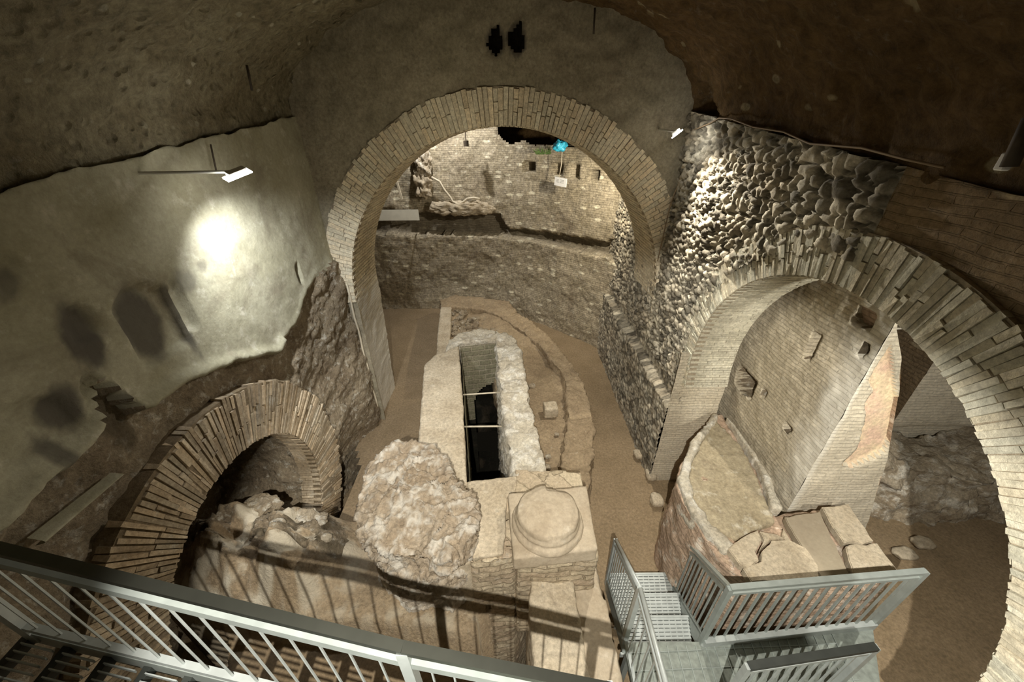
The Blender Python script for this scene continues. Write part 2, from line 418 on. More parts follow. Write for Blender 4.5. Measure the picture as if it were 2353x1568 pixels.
# left wall: plaster above a ragged line, bare rubble and brick below
A3Y, A3Z, A3R, A3T = 2.66, 1.18, 1.28, .66
edge_tab = [(-2, 3.4), (.8, 3.45), (1.5, 3.5), (2.05, 3.62), (2.2, 3.95), (2.32, 3.55), (3, 3.42), (3.5, 3.25), (4.08, 3.02), (4.6, 3.15), (5.0, 3.35), (5.4, 3.5), (6.3, 3.6)]
def ledge(y): return interp(edge_tab, y) + .05 * fbm((y, 0, 3), 3.5, 5)
def lw_zone(y, z): return ss(-.02, .02, z - ledge(y))
niches = [(2.78, 3.78, .23, .66, 1.0), (2.33, 4.22, .10, .25, .8), (3.12, 3.86, .05, .5, .8), (1.75, 3.72, .22, .35, 1.0), (2.16, 3.7, .08, .3, .9), (1.75, 4.5, .12, .2, .8), (2.1, 4.75, .12, .16, .6)]
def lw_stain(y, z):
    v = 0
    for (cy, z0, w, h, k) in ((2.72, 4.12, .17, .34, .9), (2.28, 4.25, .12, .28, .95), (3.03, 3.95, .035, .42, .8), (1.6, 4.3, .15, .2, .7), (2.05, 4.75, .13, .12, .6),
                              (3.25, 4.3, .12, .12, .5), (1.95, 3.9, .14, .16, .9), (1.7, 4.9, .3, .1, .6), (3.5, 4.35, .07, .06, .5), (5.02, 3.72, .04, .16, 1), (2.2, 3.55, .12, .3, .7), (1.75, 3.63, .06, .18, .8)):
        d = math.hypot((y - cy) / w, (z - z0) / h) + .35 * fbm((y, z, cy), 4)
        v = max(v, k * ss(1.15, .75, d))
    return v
def lw_pos(y, z):
    z = min(z, spr(y) + .04 + .05 * fbm((y, 0, 0), 2))
    k = lw_zone(y, z); p = (y, z, 0)
    x = .012 * fbm(p, 1.2) + .008 * fbm(p, 6) + .035
    lip = math.exp(-((z - ledge(y) - .05) / .05) ** 2) * (.07 if y < 4.2 else .02)
    x += lip
    for (cy, z0, w, h, d) in niches:
        top = z0 + h - (max(0, abs(y - cy) / w) ** 2) * .12
        x -= .05 * d * ss(w + .015, w - .015, abs(y - cy)) * ss(top + .02, top - .02, z) * ss(z0 - .02, z0 + .02, z)
    if math.hypot((y - 5.05) / .035, (z - 3.72) / .15) < 1: x -= .12
    rub = -.07 + .07 * fbm(p, 2.2, 6) + .035 * fbm(p, 9, 4) - .10 * ss(1.0, 0, z) + .20 * ss(4.9, 6.1, y)
    x = rub + (x - rub) * k
    x -= .22 * ss(.75, .1, z) * ss(2.9, 3.3, y) * ss(6.0, 5.2, y)
    return (XL + x + .14 * ss(2.5, 0, z) * ss(3.6, 4.4, y), y, z)
def lw_keep(y, z):
    r = A3R + A3T * .5
    if z > A3Z: return math.hypot(y - A3Y, z - A3Z) > r
    return abs(y - A3Y) > A3R + .1
grid('wall_left', lw_pos, -2.5, YW + .1, -1.2, 5.75, .036, [M['plaster'], M['left_rubble']], keep=lw_keep, stain_shade=lw_stain,
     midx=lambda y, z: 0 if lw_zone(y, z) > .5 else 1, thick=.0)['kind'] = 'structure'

for nm, (y0, y1, z0) in (('trim_ledge_1', (1.40, 1.94, 3.26)), ):
    o = grid(nm, lambda s_, t_: (XL + .0 + .09 * math.sin(t_ * PI) , y0 + (y1 - y0) * s_, z0 - .04 + .08 * t_ * (1 - .5 * s_)), 0, 1, 0, 1, .05, [M['plaster']], stain_shade=lambda a, b: 0); o['kind'] = 'structure'
# right wall: rubble stones above and beyond, brick near the camera
A2Y, A2Z, A2R, A2T = 2.62, 2.58, 1.82, .42
def vor(y, z, k=1.0):
    p = Vector((y * 8 * k + .25 * fbm((y, z, 1), 3), z * 11.5 * k + .3 * fbm((y, z, 7), 2), 0))
    d, pt = noise.voronoi(p); return d[1] - d[0], pt[0]
rholes = [(4.62, 4.27, .045, .17), (4.86, 3.78, .03, .08), (5.0, 2.35, .03, .07)]
def rw_up(y): return XR
def rw_face(y, z):
    led = ss(1.72, 1.66, z)
    return XR - .17 * led * ss(4.3, 4.5, y)
def rw_pos(y, z):
    if y < 6.3: z = min(z, spr(y) + .05)
    b = rw_face(y, z)
    if y > 2.66:
        sz = 1.0 if y > 3.6 else .8
        e, _ = vor(y, z, sz); rel = .075 if z > 1.9 else .03
        x = -rel * (ss(.01, .16, e) * .8 + .2 * ss(.1, .5, e)) - .014 * fbm((y, z, 5), 9) - .03 * fbm((y, z, 0), 1.7)
    else:
        x = -.02 * fbm((y, z, 0), 2.0) - .01
    for (cy, cz, w, h) in rholes:
        if abs(y - cy) < w and abs(z - cz) < h: x += .22
    return (b + x, y, z)
def rw_tone(y, z):
    e, pt = vor(y, z, 1.0 if y > 3.6 else .8)
    r = noise.cell(pt * 3.1 + Vector((.5, .5, .5)))
    t = .66 + .42 * r
    m = .42 + .58 * ss(.02, .09, e)
    return (t * m, t * m * .985, t * m * .95)
def rw_keep(y, z):
    if z > A2Z: return math.hypot(y - A2Y, z - A2Z) > A2R + A2T * .5
    return abs(y - A2Y) > A2R + .02
grid('wall_right', rw_pos, 2.4, 9.6, -.1, 5.8, .023, [M['stones'], M['brick_dark']], keep=rw_keep, tone=rw_tone,
     stain_shade=lambda y, z: .0, midx=lambda y, z: 1 if (y < 2.66) else 0)['kind'] = 'structure'
grid('wall_right_near', lambda y, z: (XR - .01 - .02 * fbm((y, z, 0), 2.0), y, min(z, spr(y) + .05)), -2.5, 2.42, -.1, 5.8, .05, [M['brick_dark'], M['brick_pale']], keep=rw_keep,
     stain_shade=lambda y, z: 0, midx=lambda y, z: 1 if (y < 1.2 and z < 3.6) else 0)['kind'] = 'structure'

# cross wall with the big arch
vez = lambda x: 5.62 + 1.33 * math.sqrt(max(0, 1 - ((x + .22) / 2.86) ** 2))
wh = [(U(1138, 97, y=YW), .10, .13), (U(1186, 92, y=YW), .10, .14), (U(1146, 66, y=YW), .02, .03), (U(1195, 57, y=YW), .02, .04)]
def cw_keep(x, z):
    if z > vez(x) + .12: return False
    if z < CZ: return x < CX - RB - .0 or x > CX + RB + .0
    for c, w, h in wh:
        if math.hypot((x - c.x) / w, (z - c.z) / h) + .3 * fbm((x, z, 0), 9) < 1: return False
    return math.hypot(x - CX, z - CZ) > RB + .2
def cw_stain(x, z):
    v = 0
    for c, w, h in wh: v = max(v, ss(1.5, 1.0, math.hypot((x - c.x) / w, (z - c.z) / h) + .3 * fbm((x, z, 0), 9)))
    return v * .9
grid('wall_cross', lambda x, z: (x, YW + .02 * fbm((x, 0, z), 1.4) + .02 * fbm((x, 3, z), 5) - .02, z), XL - .3, XR + .3, 0, 7.1, .036, M['cross_wall'], keep=cw_keep, stain_shade=cw_stain)['kind'] = 'structure'
grid('wall_cross_back', lambda x, z: (x, YWB, z), -7, 4.5, 0, 7.1, .12, M['cross_wall'], keep=lambda x, z: (math.hypot(x - CX, z - CZ) > RB + .15 if z > CZ else (x < CX - RB - .1 or x > CX + RB + .1)))['kind'] = 'structure'
# left jamb under the arch
grid('wall_jamb', lambda y, z: (CX - RB + .0 - .10 * ss(2.8, 0, z) + .014 * fbm((y, z, 0), 3) + .008 * fbm((y, z, 0), 12), y, z), YW - .02, YWB + .02, 0, CZ + .1, .04, M['brick_pale'], stain_shade=lambda y, z: .6)['kind'] = 'structure'

# vault
def va_pos(a, y):
    ca, sa = math.cos(a), math.sin(a)
    x = -.22 - 2.83 * ca; z = spr(y) + 1.36 * sa
    n = .06 * fbm((x, y, z), 1.1, 5) + .035 * fbm((x, y, z), 4, 5) + (.03 * ridged((x, y, z), 3) if x < .3 else .03 * fbm((x, y, z), 7))
    if x > 1.2 and y > 5.4:   # broken pocket by the right corner
        c = U(1650, 235, y=5.75); n += .28 * ss(1.1, .5, math.hypot((x - c.x) / .3, (y - 5.85) / .35) + .25 * fbm((x, y, z), 5))
    return (x - n * ca * .9, y, z + n * sa)
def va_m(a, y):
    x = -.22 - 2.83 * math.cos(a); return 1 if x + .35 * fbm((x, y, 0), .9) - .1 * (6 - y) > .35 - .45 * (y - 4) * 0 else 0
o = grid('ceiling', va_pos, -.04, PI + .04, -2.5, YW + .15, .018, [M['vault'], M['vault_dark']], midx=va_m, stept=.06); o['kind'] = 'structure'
# closing walls behind the viewer and covers of the spaces beyond (never lit brightly)
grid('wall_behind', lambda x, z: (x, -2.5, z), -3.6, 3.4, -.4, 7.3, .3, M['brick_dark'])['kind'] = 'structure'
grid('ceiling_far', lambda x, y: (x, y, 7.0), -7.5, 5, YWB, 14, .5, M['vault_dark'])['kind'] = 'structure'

# far curved wall, lower part standing proud of the upper one
kc = [(-7.0, 12.1), (-4.4, 11.85), (-2.0, 11.8), (-.5, 11.5), (.73, 10.75), (1.35, 10.15), (1.98, 9.55), (2.45, 9.0), (2.85, 8.2)]
def curve_pts(P, step=.04):
    out = []
    for i in range(len(P) - 1):
        p0 = P[max(i - 1, 0)]; p1 = P[i]; p2 = P[i + 1]; p3 = P[min(i + 2, len(P) - 1)]
        for k in range(20):
            t = k / 20; q = []
            for d in (0, 1):
                q.append(.5 * (2 * p1[d] + (p2[d] - p0[d]) * t + (2 * p0[d] - 5 * p1[d] + 4 * p2[d] - p3[d]) * t * t + (3 * p1[d] - p0[d] - 3 * p2[d] + p3[d]) * t ** 3))
            out.append(Vector((q[0], q[1])))
    out.append(Vector(P[-1])); L_ = [0]
    for a, b in zip(out, out[1:]): L_.append(L_[-1] + (b - a).length)
    return out, L_
kp, kl = curve_pts(kc)
def kat(s):
    s = max(0, min(kl[-1] - 1e-4, s)); lo = 0; hi = len(kl) - 1
    while hi - lo > 1:
        m = (lo + hi) // 2
        if kl[m] <= s: lo = m
        else: hi = m
    f = (s - kl[lo]) / (kl[hi] - kl[lo]); p = kp[lo].lerp(kp[hi], f); d = (kp[hi] - kp[lo]).normalized()
    return p, Vector((d.y, -d.x))      # normal towards the viewer
def kfind(u, v):     # arc length and height where the photograph shows (u,v) on the far wall
    best = None
    for i in range(0, 200):
        s = kl[-1] * i / 199; p, n = kat(s); q = U(u, v, y=p.y); e = abs(q.x - p.x)
        if best is None or e < best[0]: best = (e, s, q.z, q)
    return best[1], best[2]
kh = [kfind(*c) + (w, h) for c, w, h in (((1210, 385), .17, .12), ((1270, 391), .17, .13), ((1310, 396), .12, .15), ((1358, 406), .12, .12))]
s_l, z_l = kfind(870, 540); s_m, z_m = kfind(1150, 545); s_r, z_r = kfind(1450, 615)
s_b, z_b = kfind(1160, 470)
def k_ledge(s): return interp([(0, z_l), (s_l, z_l), (s_m, z_m), (s_r, z_r), (s_r + 2, z_r)], s) + .06 * round(1.5 * fbm((s, 0, 0), 1.1)) + .02 * fbm((s, 1, 0), 7)
def k_band(s): return interp([(0, .75), (s_m - .1, .62), (s_m + .15, .22), (s_r, .35)], s) + .04 * fbm((s, 5, 0), 3)
def k_pos(s, z):
    p, n = kat(s); zl = k_ledge(s); bd = k_band(s)
    d = .06 * fbm((s, z, 0), 1.4, 5) + .025 * fbm((s, z, 5), 7, 4)
    rec = -.38 * ss(zl - .02, zl + .02, z) * ss(zl + bd + .05, zl + bd - .05, z)
    d += rec + (-.16 if z > zl + bd else 0)
    for (hs, hz, w, h) in kh:
        if abs(s - hs) < w and abs(z - hz) < h: d -= .35
    q = p + n * d
    return (q.x, q.y, z)
s_t0, z_t0 = kfind(1100, 300); s_t1, z_t1 = kfind(1165, 328); s_t2, z_t2 = kfind(1420, 352)
def k_top(s):
    return interp([(0, 6.8), (s_t0 - .3, 6.8), (s_t0 + .25, z_t0 + .8), (s_t0 + .55, z_t1 + .1), (s_t1 + .2, z_t1), (s_t2, z_t2), (s_t2 + 1.2, z_t2 - .1), (s_t2 + 3, z_t2 - .6)], s) + .10 * fbm((s, 2, 0), 2.5)
def k_shade(s, z):  # shade of the holes and recessed band, painted into the colour
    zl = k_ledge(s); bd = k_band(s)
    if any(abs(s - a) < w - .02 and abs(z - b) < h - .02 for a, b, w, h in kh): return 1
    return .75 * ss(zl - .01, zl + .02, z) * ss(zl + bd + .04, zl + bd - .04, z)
grid('wall_far', k_pos, 0, kl[-1], 0, 6.8, .045, M['brick_far'], keep=lambda s, z: z < k_top(s), stain_shade=k_shade)['kind'] = 'structure'
grid('wall_far_behind', lambda x, z: (x, 13.6, z), -8, 5, 3, 7, .4, M['vault_dark'])['kind'] = 'structure'
grid('floor_terrace', lambda x, y: (x, y, 5.0 + .04 * fbm((x, y, 0), 2)), -2, 5, 11.2, 13.6, .2, M['dirt_loose'], stain_shade=lambda x, y: 0, keep=lambda x, y: y > 12 or x > .5)['kind'] = 'structure'

# side room seen through the right arch
grid('wall_side', lambda x, z: (x, 3.95 + .03 * fbm((x, 0, z), 2.5, 5) + .18 * ss(1.72, 1.6, z), z), 5.42, 10, .3, 5.2, .05, M['brick_pale'], stain_shade=lambda x, z: .25)['kind'] = 'structure'
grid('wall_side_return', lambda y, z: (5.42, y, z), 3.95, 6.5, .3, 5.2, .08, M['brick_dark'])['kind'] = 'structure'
grid('wall_side_end', lambda x, z: (x, 6.5, z), 3.0, 10, .3, 5.2, .2, M['vault_dark'])['kind'] = 'structure'
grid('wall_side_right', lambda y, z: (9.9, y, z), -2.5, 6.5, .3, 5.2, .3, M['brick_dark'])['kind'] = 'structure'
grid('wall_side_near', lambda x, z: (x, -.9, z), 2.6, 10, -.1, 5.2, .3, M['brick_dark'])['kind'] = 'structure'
grid('ceiling_side', lambda x, y: (x, y, 4.75), 2.62, 10, -2.5, 6.5, .3, M['vault'])['kind'] = 'structure'
# piers of the right arch
def pier_keep(x, z): return True
grid('wall_pier', lambda x, z: (x, A2Y + A2R + .02 + .012 * fbm((x, 0, z), 3) + .02 * ss(1.66, 1.7, z), z), XRL - .02, 3.22, 0, A2Z + .1, .035, M['brick_pale'], stain_shade=lambda x, z: .1)['kind'] = 'structure'
grid('wall_pier_near', lambda x, z: (x, A2Y - A2R - .01, z), XR - .02, 3.2, 0, A2Z + .1, .05, M['brick_pale'], stain_shade=lambda x, z: 0)['kind'] = 'structure'
grid('wall_right_back', lambda y, z: (3.2, y, z), -2.5, 6.5, 0, 4.8, .08, M['brick_pale'], keep=rw_keep, stain_shade=lambda x, z: 0)['kind'] = 'structure'

# chamber behind the left arch
def ch_pos(a, x):
    a = a * 1.0
    r = 1.36 + .10 * fbm((x, math.cos(a) * 2, math.sin(a) * 2), 1.6, 6) + .04 * fbm((x, a * 3, 0), 6)
    return (x, A3Y + r * math.cos(a), A3Z + .1 + r * math.sin(a))
grid('ceiling_left_chamber', ch_pos, -1.2, PI + .5, -5.2, XL - .18, .03, M['left_rubble'], stain_shade=lambda a, b: 0, stept=.05)['kind'] = 'structure'
grid('wall_left_chamber', lambda y, z: (-4.55 + .15 * fbm((y, z, 0), 1.8, 6) + .05 * fbm((y, z, 3), 8), y, z), .5, 5.0, -1.6, 3.4, .045, M['left_rubble'], stain_shade=lambda a, b: 0)['kind'] = 'structure'
grid('floor_left_chamber', lambda x, y: (x, y, -.7 + .1 * fbm((x, y, 0), 2)), -5.0, -2.4, .4, 5.0, .1, M['dirt_loose'], stain_shade=lambda a, b: 0, keep=lambda x, y: x < XL)['kind'] = 'structure'

# ================================================================== ARCHES
arch_ring('brick_arch', lambda a, r, d: Vector((CX + r * math.cos(a), YW - .03 + d, CZ + r * math.sin(a))), RB, .47, -.02, PI + .02, YWB - YW + .03,
          M['voussoir'], course=.068, label='largest brick arch spanning the cellar before the far curved wall', cat='arch')
arch_ring('brick_arch', lambda a, r, d: Vector((XR - .035 + d, A2Y + r * math.cos(a), A2Z + r * math.sin(a))), A2R, A2T, -.25, PI + .16, .62,
          M['voussoir_grey'], course=.044, label='grey brick arch in the right wall opening onto the side room with the slabs', cat='arch')
arch_ring('brick_arch', gap=.12, tv=.66, mortar='mortar_dark', Mp=lambda a, r, d: Vector((XL + .06 - d, A3Y + r * math.cos(a), A3Z + r * math.sin(a))), R=A3R, t=A3T, a0=-.95, a1=PI + .45, depth=.3,
          mat=M['voussoir_brown'], course=.046, jit=.006, label='low brown brick arch with fanned long bricks at the foot of the left plaster wall', cat='arch')

# ================================================================== CENTRAL RUIN
ZT = 1.7
ruin = empty('masonry_pit', (-.4, 4.8, 0), 'long pale masonry pit with a deep black shaft in mid floor', 'pit')
lw = UP([(1054, 792), (1062, 900), (1073, 1108), (1082, 1292), (980, 1290), (958, 1100), (960, 1010), (966, 940), (975, 835), (1000, 815), (1022, 808)], ZT)
stone('left_wall', lw, -.1, ZT, M['slab'], vox=.035, amp=.015, scale=2.5, amp2=.008, parent=ruin)
rw = UP([(1138, 760), (1166, 765), (1186, 782), (1197, 812), (1202, 862), (1216, 925), (1230, 985), (1246, 1030), (1251, 1075), (1238, 1092), (1178, 1098), (1158, 965), (1146, 870)], ZT)
stone('right_wall', rw, -2.2, ZT + .02, M['slab_white'], vox=.03, amp=.05, scale=3.5, amp2=.03, scale2=11, ridge=.03, rscale=2.5, parent=ruin)
fw = UP([(1022, 808), (1032, 782), (1062, 766), (1100, 757), (1140, 760), (1142, 782), (1056, 788)], ZT)
# far end wall with its arched opening
def pit_end():
    a = U(1050, 786, z=ZT); b = U(1150, 775, z=ZT)
    mb = MB(); n = 40; c = .62; r = .30
    return a, b
stone('end_wall', fw, .74, ZT + .01, M['slab_white'], vox=.03, amp=.03, scale=4, amp2=.02, parent=ruin)
fr = UP([(1066, 1108), (1180, 1094), (1250, 1086), (1262, 1130), (1180, 1282), (1080, 1294)], ZT)
stone('front_wall', fr, -2.2, ZT - .02, M['masonry_block'], vox=.03, amp=.02, scale=3, amp2=.012, parent=ruin)
capst = UP([(1074, 1110), (1176, 1098), (1240, 1092), (1240, 1130), (1166, 1140), (1158, 1276), (1086, 1288)], ZT)
stone('front_cap', capst, ZT - .04, ZT + .03, M['slab'], vox=.02, amp=.012, scale=3, parent=ruin)
# shaft lining: the inner faces of the pit, brick, open at the far end
pa = U(1056, 790, z=ZT); pb = U(1150, 780, z=ZT); pc = U(1180, 1098, z=ZT); pd = U(1074, 1106, z=ZT)
def lining(name, a, b, z0, z1, keep=None, off=0, mat='dark_shaft'):
    a = Vector(a[:2]); b = Vector(b[:2]); ln = (b - a).length; d = (b - a) / ln; nrm = Vector((-d.y, d.x))
    return grid(name, lambda s, z: (a.x + d.x * s + nrm.x * (off + .01 * fbm((s, z, 0), 4)), a.y + d.y * s + nrm.y * (off + .01 * fbm((s, z, 0), 4)), z), 0, ln, z0, z1, .04, M[mat], keep=keep, parent=ruin, stain_shade=lambda a, b: 0)
wlen = (Vector(pb[:2]) - Vector(pa[:2])).length
lining('end_lining_deep', pa, pb, -2.2, -.3, keep=lambda s, z: abs(s - wlen * .82) >= .48, off=-.07, mat='shaft_shade')
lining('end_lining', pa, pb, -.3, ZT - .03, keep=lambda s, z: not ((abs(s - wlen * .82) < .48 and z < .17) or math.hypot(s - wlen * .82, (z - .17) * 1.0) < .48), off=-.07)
lining('side_lining', pd, pa, -.35, ZT - .05, off=-.02); lining('side_lining_deep', pd, pa, -2.2, -.35, off=-.02, mat='shaft_shade')
b = MB(); mid = (pa + pc) / 2
b.box((mid.x, mid.y, -2.3), (2.2, 5.0, .1)); b.build('shaft_bottom', M['shaft_shade'], ruin)
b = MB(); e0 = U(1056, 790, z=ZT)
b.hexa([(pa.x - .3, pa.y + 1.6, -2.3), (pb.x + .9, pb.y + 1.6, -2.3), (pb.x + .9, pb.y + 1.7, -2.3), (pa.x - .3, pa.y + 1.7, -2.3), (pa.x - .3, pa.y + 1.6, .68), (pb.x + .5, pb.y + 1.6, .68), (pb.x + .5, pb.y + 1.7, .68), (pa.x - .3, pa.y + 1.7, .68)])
b.build('tunnel_end', M['shaft_shade'], ruin)
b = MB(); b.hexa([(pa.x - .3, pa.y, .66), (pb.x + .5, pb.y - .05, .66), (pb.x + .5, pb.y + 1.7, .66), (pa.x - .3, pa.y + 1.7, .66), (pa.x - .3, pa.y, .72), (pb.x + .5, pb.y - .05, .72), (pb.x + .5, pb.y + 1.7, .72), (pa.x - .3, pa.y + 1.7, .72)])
b.build('tunnel_roof', M['shaft_shade'], ruin)

for (a_, b_, lab) in (((1058, 908), (1153, 902), 'thin iron bar across the black shaft, the farther of the two'), ((1064, 981), (1160, 980), 'thin iron bar across the black shaft, the nearer of the two')):
    p = U(*a_, z=1.55); q = U(*b_, z=1.55)
    b = MB(); b.tube([p, q], .014); tag(b.build('iron_bar', M['cable'], sm=True), lab, 'bar', 'bars over the shaft')

# D-shaped low wall around the ruin, with loose earth inside
ZR = .95
ring_out = [(1158, 700), (1205, 728), (1255, 763), (1300, 818), (1330, 858), (1350, 898), (1362, 960), (1364, 1030), (1357, 1100), (1350, 1140), (1340, 1180)]
ring_in = [(1270, 1180), (1285, 1110), (1292, 1050), (1302, 990), (1305, 940), (1300, 890), (1290, 855), (1268, 830), (1240, 792), (1200, 762), (1150, 728)]
dw = empty('curved_kerb', (1.2, 4.8, 0), 'low curved rubble wall around the right side of the central pit', 'wall')
stone('rim', UP(ring_out + ring_in, ZR), -.1, ZR, M['dirt_loose'], vox=.035, amp=.06, scale=3.2, amp2=.03, scale2=10, parent=dw)
lst = UP([(1012, 700), (1038, 700), (1036, 745), (1032, 800), (1002, 835), (1005, 770)], ZR)
stone('left_kerb', lst, -.1, ZR, M['slab'], vox=.035, amp=.02, scale=3, parent=dw)
fst = UP([(1012, 690), (1042, 678), (1110, 684), (1170, 695), (1190, 718), (1150, 728), (1110, 712), (1040, 706), (1012, 706)], ZR)
stone('far_kerb', fst, -.1, ZR + .02, M['dirt_loose'], vox=.04, amp=.04, scale=3, amp2=.02, parent=dw)
inn = UP([(1036, 700), (1155, 715), (1230, 775), (1290, 850), (1310, 900), (1312, 960), (1300, 1060), (1285, 1140), (1180, 1110), (1140, 900), (1120, 770), (1030, 800)], .78)
stone('earth_fill', inn, -.1, .76, M['dirt_loose'], vox=.05, amp=.05, scale=2.0, amp2=.02, parent=dw, fn=lambda p: .22 * ss(.68, .8, p.z) * (ss(2.0, .8, (p - U(1215, 745, z=.78)).length)) * 0.8)
# rubble at the far end inside the kerb
mb = MB()
for i in range(90):
    q = U(random.uniform(1040, 1150), random.uniform(715, 775), z=.8); s = random.uniform(.06, .15)
    mb.box((q.x, q.y, .8 + random.uniform(-.02, .05)), (s * 1.3, s, s * .8), Matrix.Rotation(random.uniform(0, 3), 3, 'Z') @ Matrix.Rotation(random.uniform(-.4, .4), 3, 'X'), jit=.02)
o = mb.build('loose_rubble', M['left_rubble'], dw); o['kind'] = 'stuff'
md = o.modifiers.new('b', 'BEVEL'); md.width = .012; md.segments = 2

def boulder(name, c, size, mat, label, cat='stone', group=None, seed=0, amp=.18, boxy=.5, sub=4, rz=0.0):
    bm = bmesh.new(); bmesh.ops.create_icosphere(bm, subdivisions=sub, radius=1)
    for v in bm.verts:
        p = v.co.normalized(); m = max(abs(p.x), abs(p.y), abs(p.z)); q = p.lerp(p / m * .85, boxy)
        w = Vector((q.x * size[0] / 2, q.y * size[1] / 2, q.z * size[2] / 2)); ms = sorted(size)[1] / 2
        u_ = w / ms; dd = ms * (amp * fbm(u_ + Vector((seed * 3.1, seed, 0)), 1.3) + amp * .35 * fbm(u_ + Vector((seed, 0, 0)), 4))
        v.co = w + p * dd
    bmesh.ops.rotate(bm, verts=bm.verts, matrix=Matrix.Rotation(rz, 3, 'Z'), cent=(0, 0, 0))
    me = bpy.data.meshes.new(name); bm.to_mesh(me); bm.free(); smooth(me)
    o = link(name, me, mat); o.location = c
    return tag(o, label, cat, group)
q = U(1265, 940, z=.92); boulder('stone_block', (q.x, q.y, .90), (.30, .27, .26), M['slab'], 'squared loose stone block lying alone on the earth inside the curved low wall', boxy=.85, amp=.12, seed=2, rz=.1)
for (u, v, s, lab) in ((1222, 884, .12, 'small flat stone on the earth right of the white wall top, behind the square block'),
                       (1280, 996, .07, 'small pebble on the earth just below the square stone block'),
                       (1260, 1046, .08, 'small white pebble on the earth beside the near end of the white wall'),
                       (1255, 1072, .12, 'small brown stone at the near right corner of the white wall')):
    q = U(u, v, z=.84); boulder('small_stone', (q.x, q.y, .81), (s * 1.3, s, s * .7), M['lime'], lab, 'stone', 'loose stones inside the curved low wall', seed=u, sub=3)

# big lime-crusted lump on the left front of the pit
fo = UP([(925, 1022), (985, 1024), (1022, 1058), (1030, 1095), (1058, 1125), (1084, 1145), (1090, 1175), (1082, 1240), (1020, 1290), (905, 1285), (832, 1225), (818, 1190), (832, 1110), (848, 1065), (885, 1035)], 1.95)
bm = prism_bm(fo, .85, 1.98)
def lump_fn(p):
    return .12 * math.exp(-((p.x + 1.15) ** 2 + (p.y - 2.75) ** 2) / .12) * ss(1.5, 1.9, p.z)
def veins(p):
    q = p * 4.2 + Vector((fbm(p, 3.0), fbm(p + Vector((7, 0, 0)), 3.0), fbm(p + Vector((0, 7, 0)), 3.0))) * .75
    d, _ = noise.voronoi(q); return math.exp(-((d[1] - d[0]) / .16) ** 2)
def lump_all(p): return lump_fn(p) + .055 * veins(p) * (.4 + .6 * ss(-.3, .3, fbm(p, 1.7))) * ss(1.15, 1.5, p.z) + .02 * veins(p * 2.3) - .02
lump = rough_solid('masonry_lump', bm, M['lime_lump'], vox=.016, amp=.07, scale=1.9, amp2=.012, scale2=13, ridge=.03, rscale=2.6, fn=lump_all, stain_shade=lambda p: .75 * veins(p) * ss(-.35, .3, fbm(p, 5)) + .25 * ss(1.35, 1.0, p.z))
tag(lump, 'large rough white-crusted masonry lump left of the round column base', 'rubble')

# column base
cb = empty('column_base', (.4, 2.45, 1.72), 'round stone column base on a square plinth at the front of the pit', 'column base')
pl = UP([(1166, 1134), (1348, 1116), (1374, 1262), (1180, 1284)], 1.94)
stone('plinth', pl, 1.74, 1.94, M['marble'], vox=.018, amp=.006, scale=4, parent=cb)
cc = U(1258, 1196, z=1.98); bm = bmesh.new()
prof = [(0, 1.90), (.36, 1.90), (.385, 1.93), (.39, 1.96), (.375, 1.995), (.35, 2.01), (.345, 2.03), (.352, 2.05), (.34, 2.075), (.332, 2.085), (.328, 2.12), (.315, 2.15), (.24, 2.18), (0, 2.20)]
seg = 96; rows = []
for r, z in prof: rows.append([bm.verts.new((cc.x + r * math.cos(2 * PI * k / seg) * .95, cc.y + r * math.sin(2 * PI * k / seg) * .92, z)) for k in range(seg)] if r > 0 else [bm.verts.new((cc.x, cc.y, z))])
for a, b in zip(rows, rows[1:]):
    for k in range(seg):
        k2 = (k + 1) % seg
        if len(a) == 1: bm.faces.new((a[0], b[k], b[k2]))
        elif len(b) == 1: bm.faces.new((a[k], a[k2], b[0]))
        else: bm.faces.new((a[k], a[k2], b[k2], b[k]))
def cb_fn(p):
    g = 0
    if p.z > 2.1: g -= .012 * ss(.25, .05, abs((p.x - cc.x) * .8 + (p.y - cc.y) * .3 + .06) * 4) - .008 * fbm(p, 5)
    if p.z > 2.08 and p.y > cc.y + .18 and p.x > cc.x: g -= .05 * ss(cc.y + .18, cc.y + .3, p.y)
    return g
rough_solid('shaft_stub', bm, M['marble'], vox=.012, amp=.010, scale=3.5, amp2=.004, fn=cb_fn, parent=cb)
# masonry under the plinth and the wall running from it to the viewer
sp = empty('stone_spur', (.5, 1.5, 0), 'two-stepped stone spur wall running from under the column base towards the stairs', 'wall')
stone('upper_course', [(.14, -.6), (.62, -.6), (.66, 1.3), (.62, 2.2), (.6, 2.75), (.16, 2.75)], -2.0, 1.32, M['slab'], vox=.035, amp=.03, scale=2.6, amp2=.012, parent=sp)
stone('lower_course', [(.55, -.6), (.98, -.6), (.98, 1.5), (.95, 2.3), (.93, 2.9), (.55, 2.9)], -.6, 1.16, M['marble'], vox=.04, amp=.03, scale=2.2, amp2=.012, parent=sp)
stone('plinth_support', [(.02, 2.1), (.84, 2.12), (.84, 3.2), (.02, 3.25)], .2, 1.74, M['masonry_block'], vox=.03, amp=.02, scale=3, amp2=.01, parent=sp)

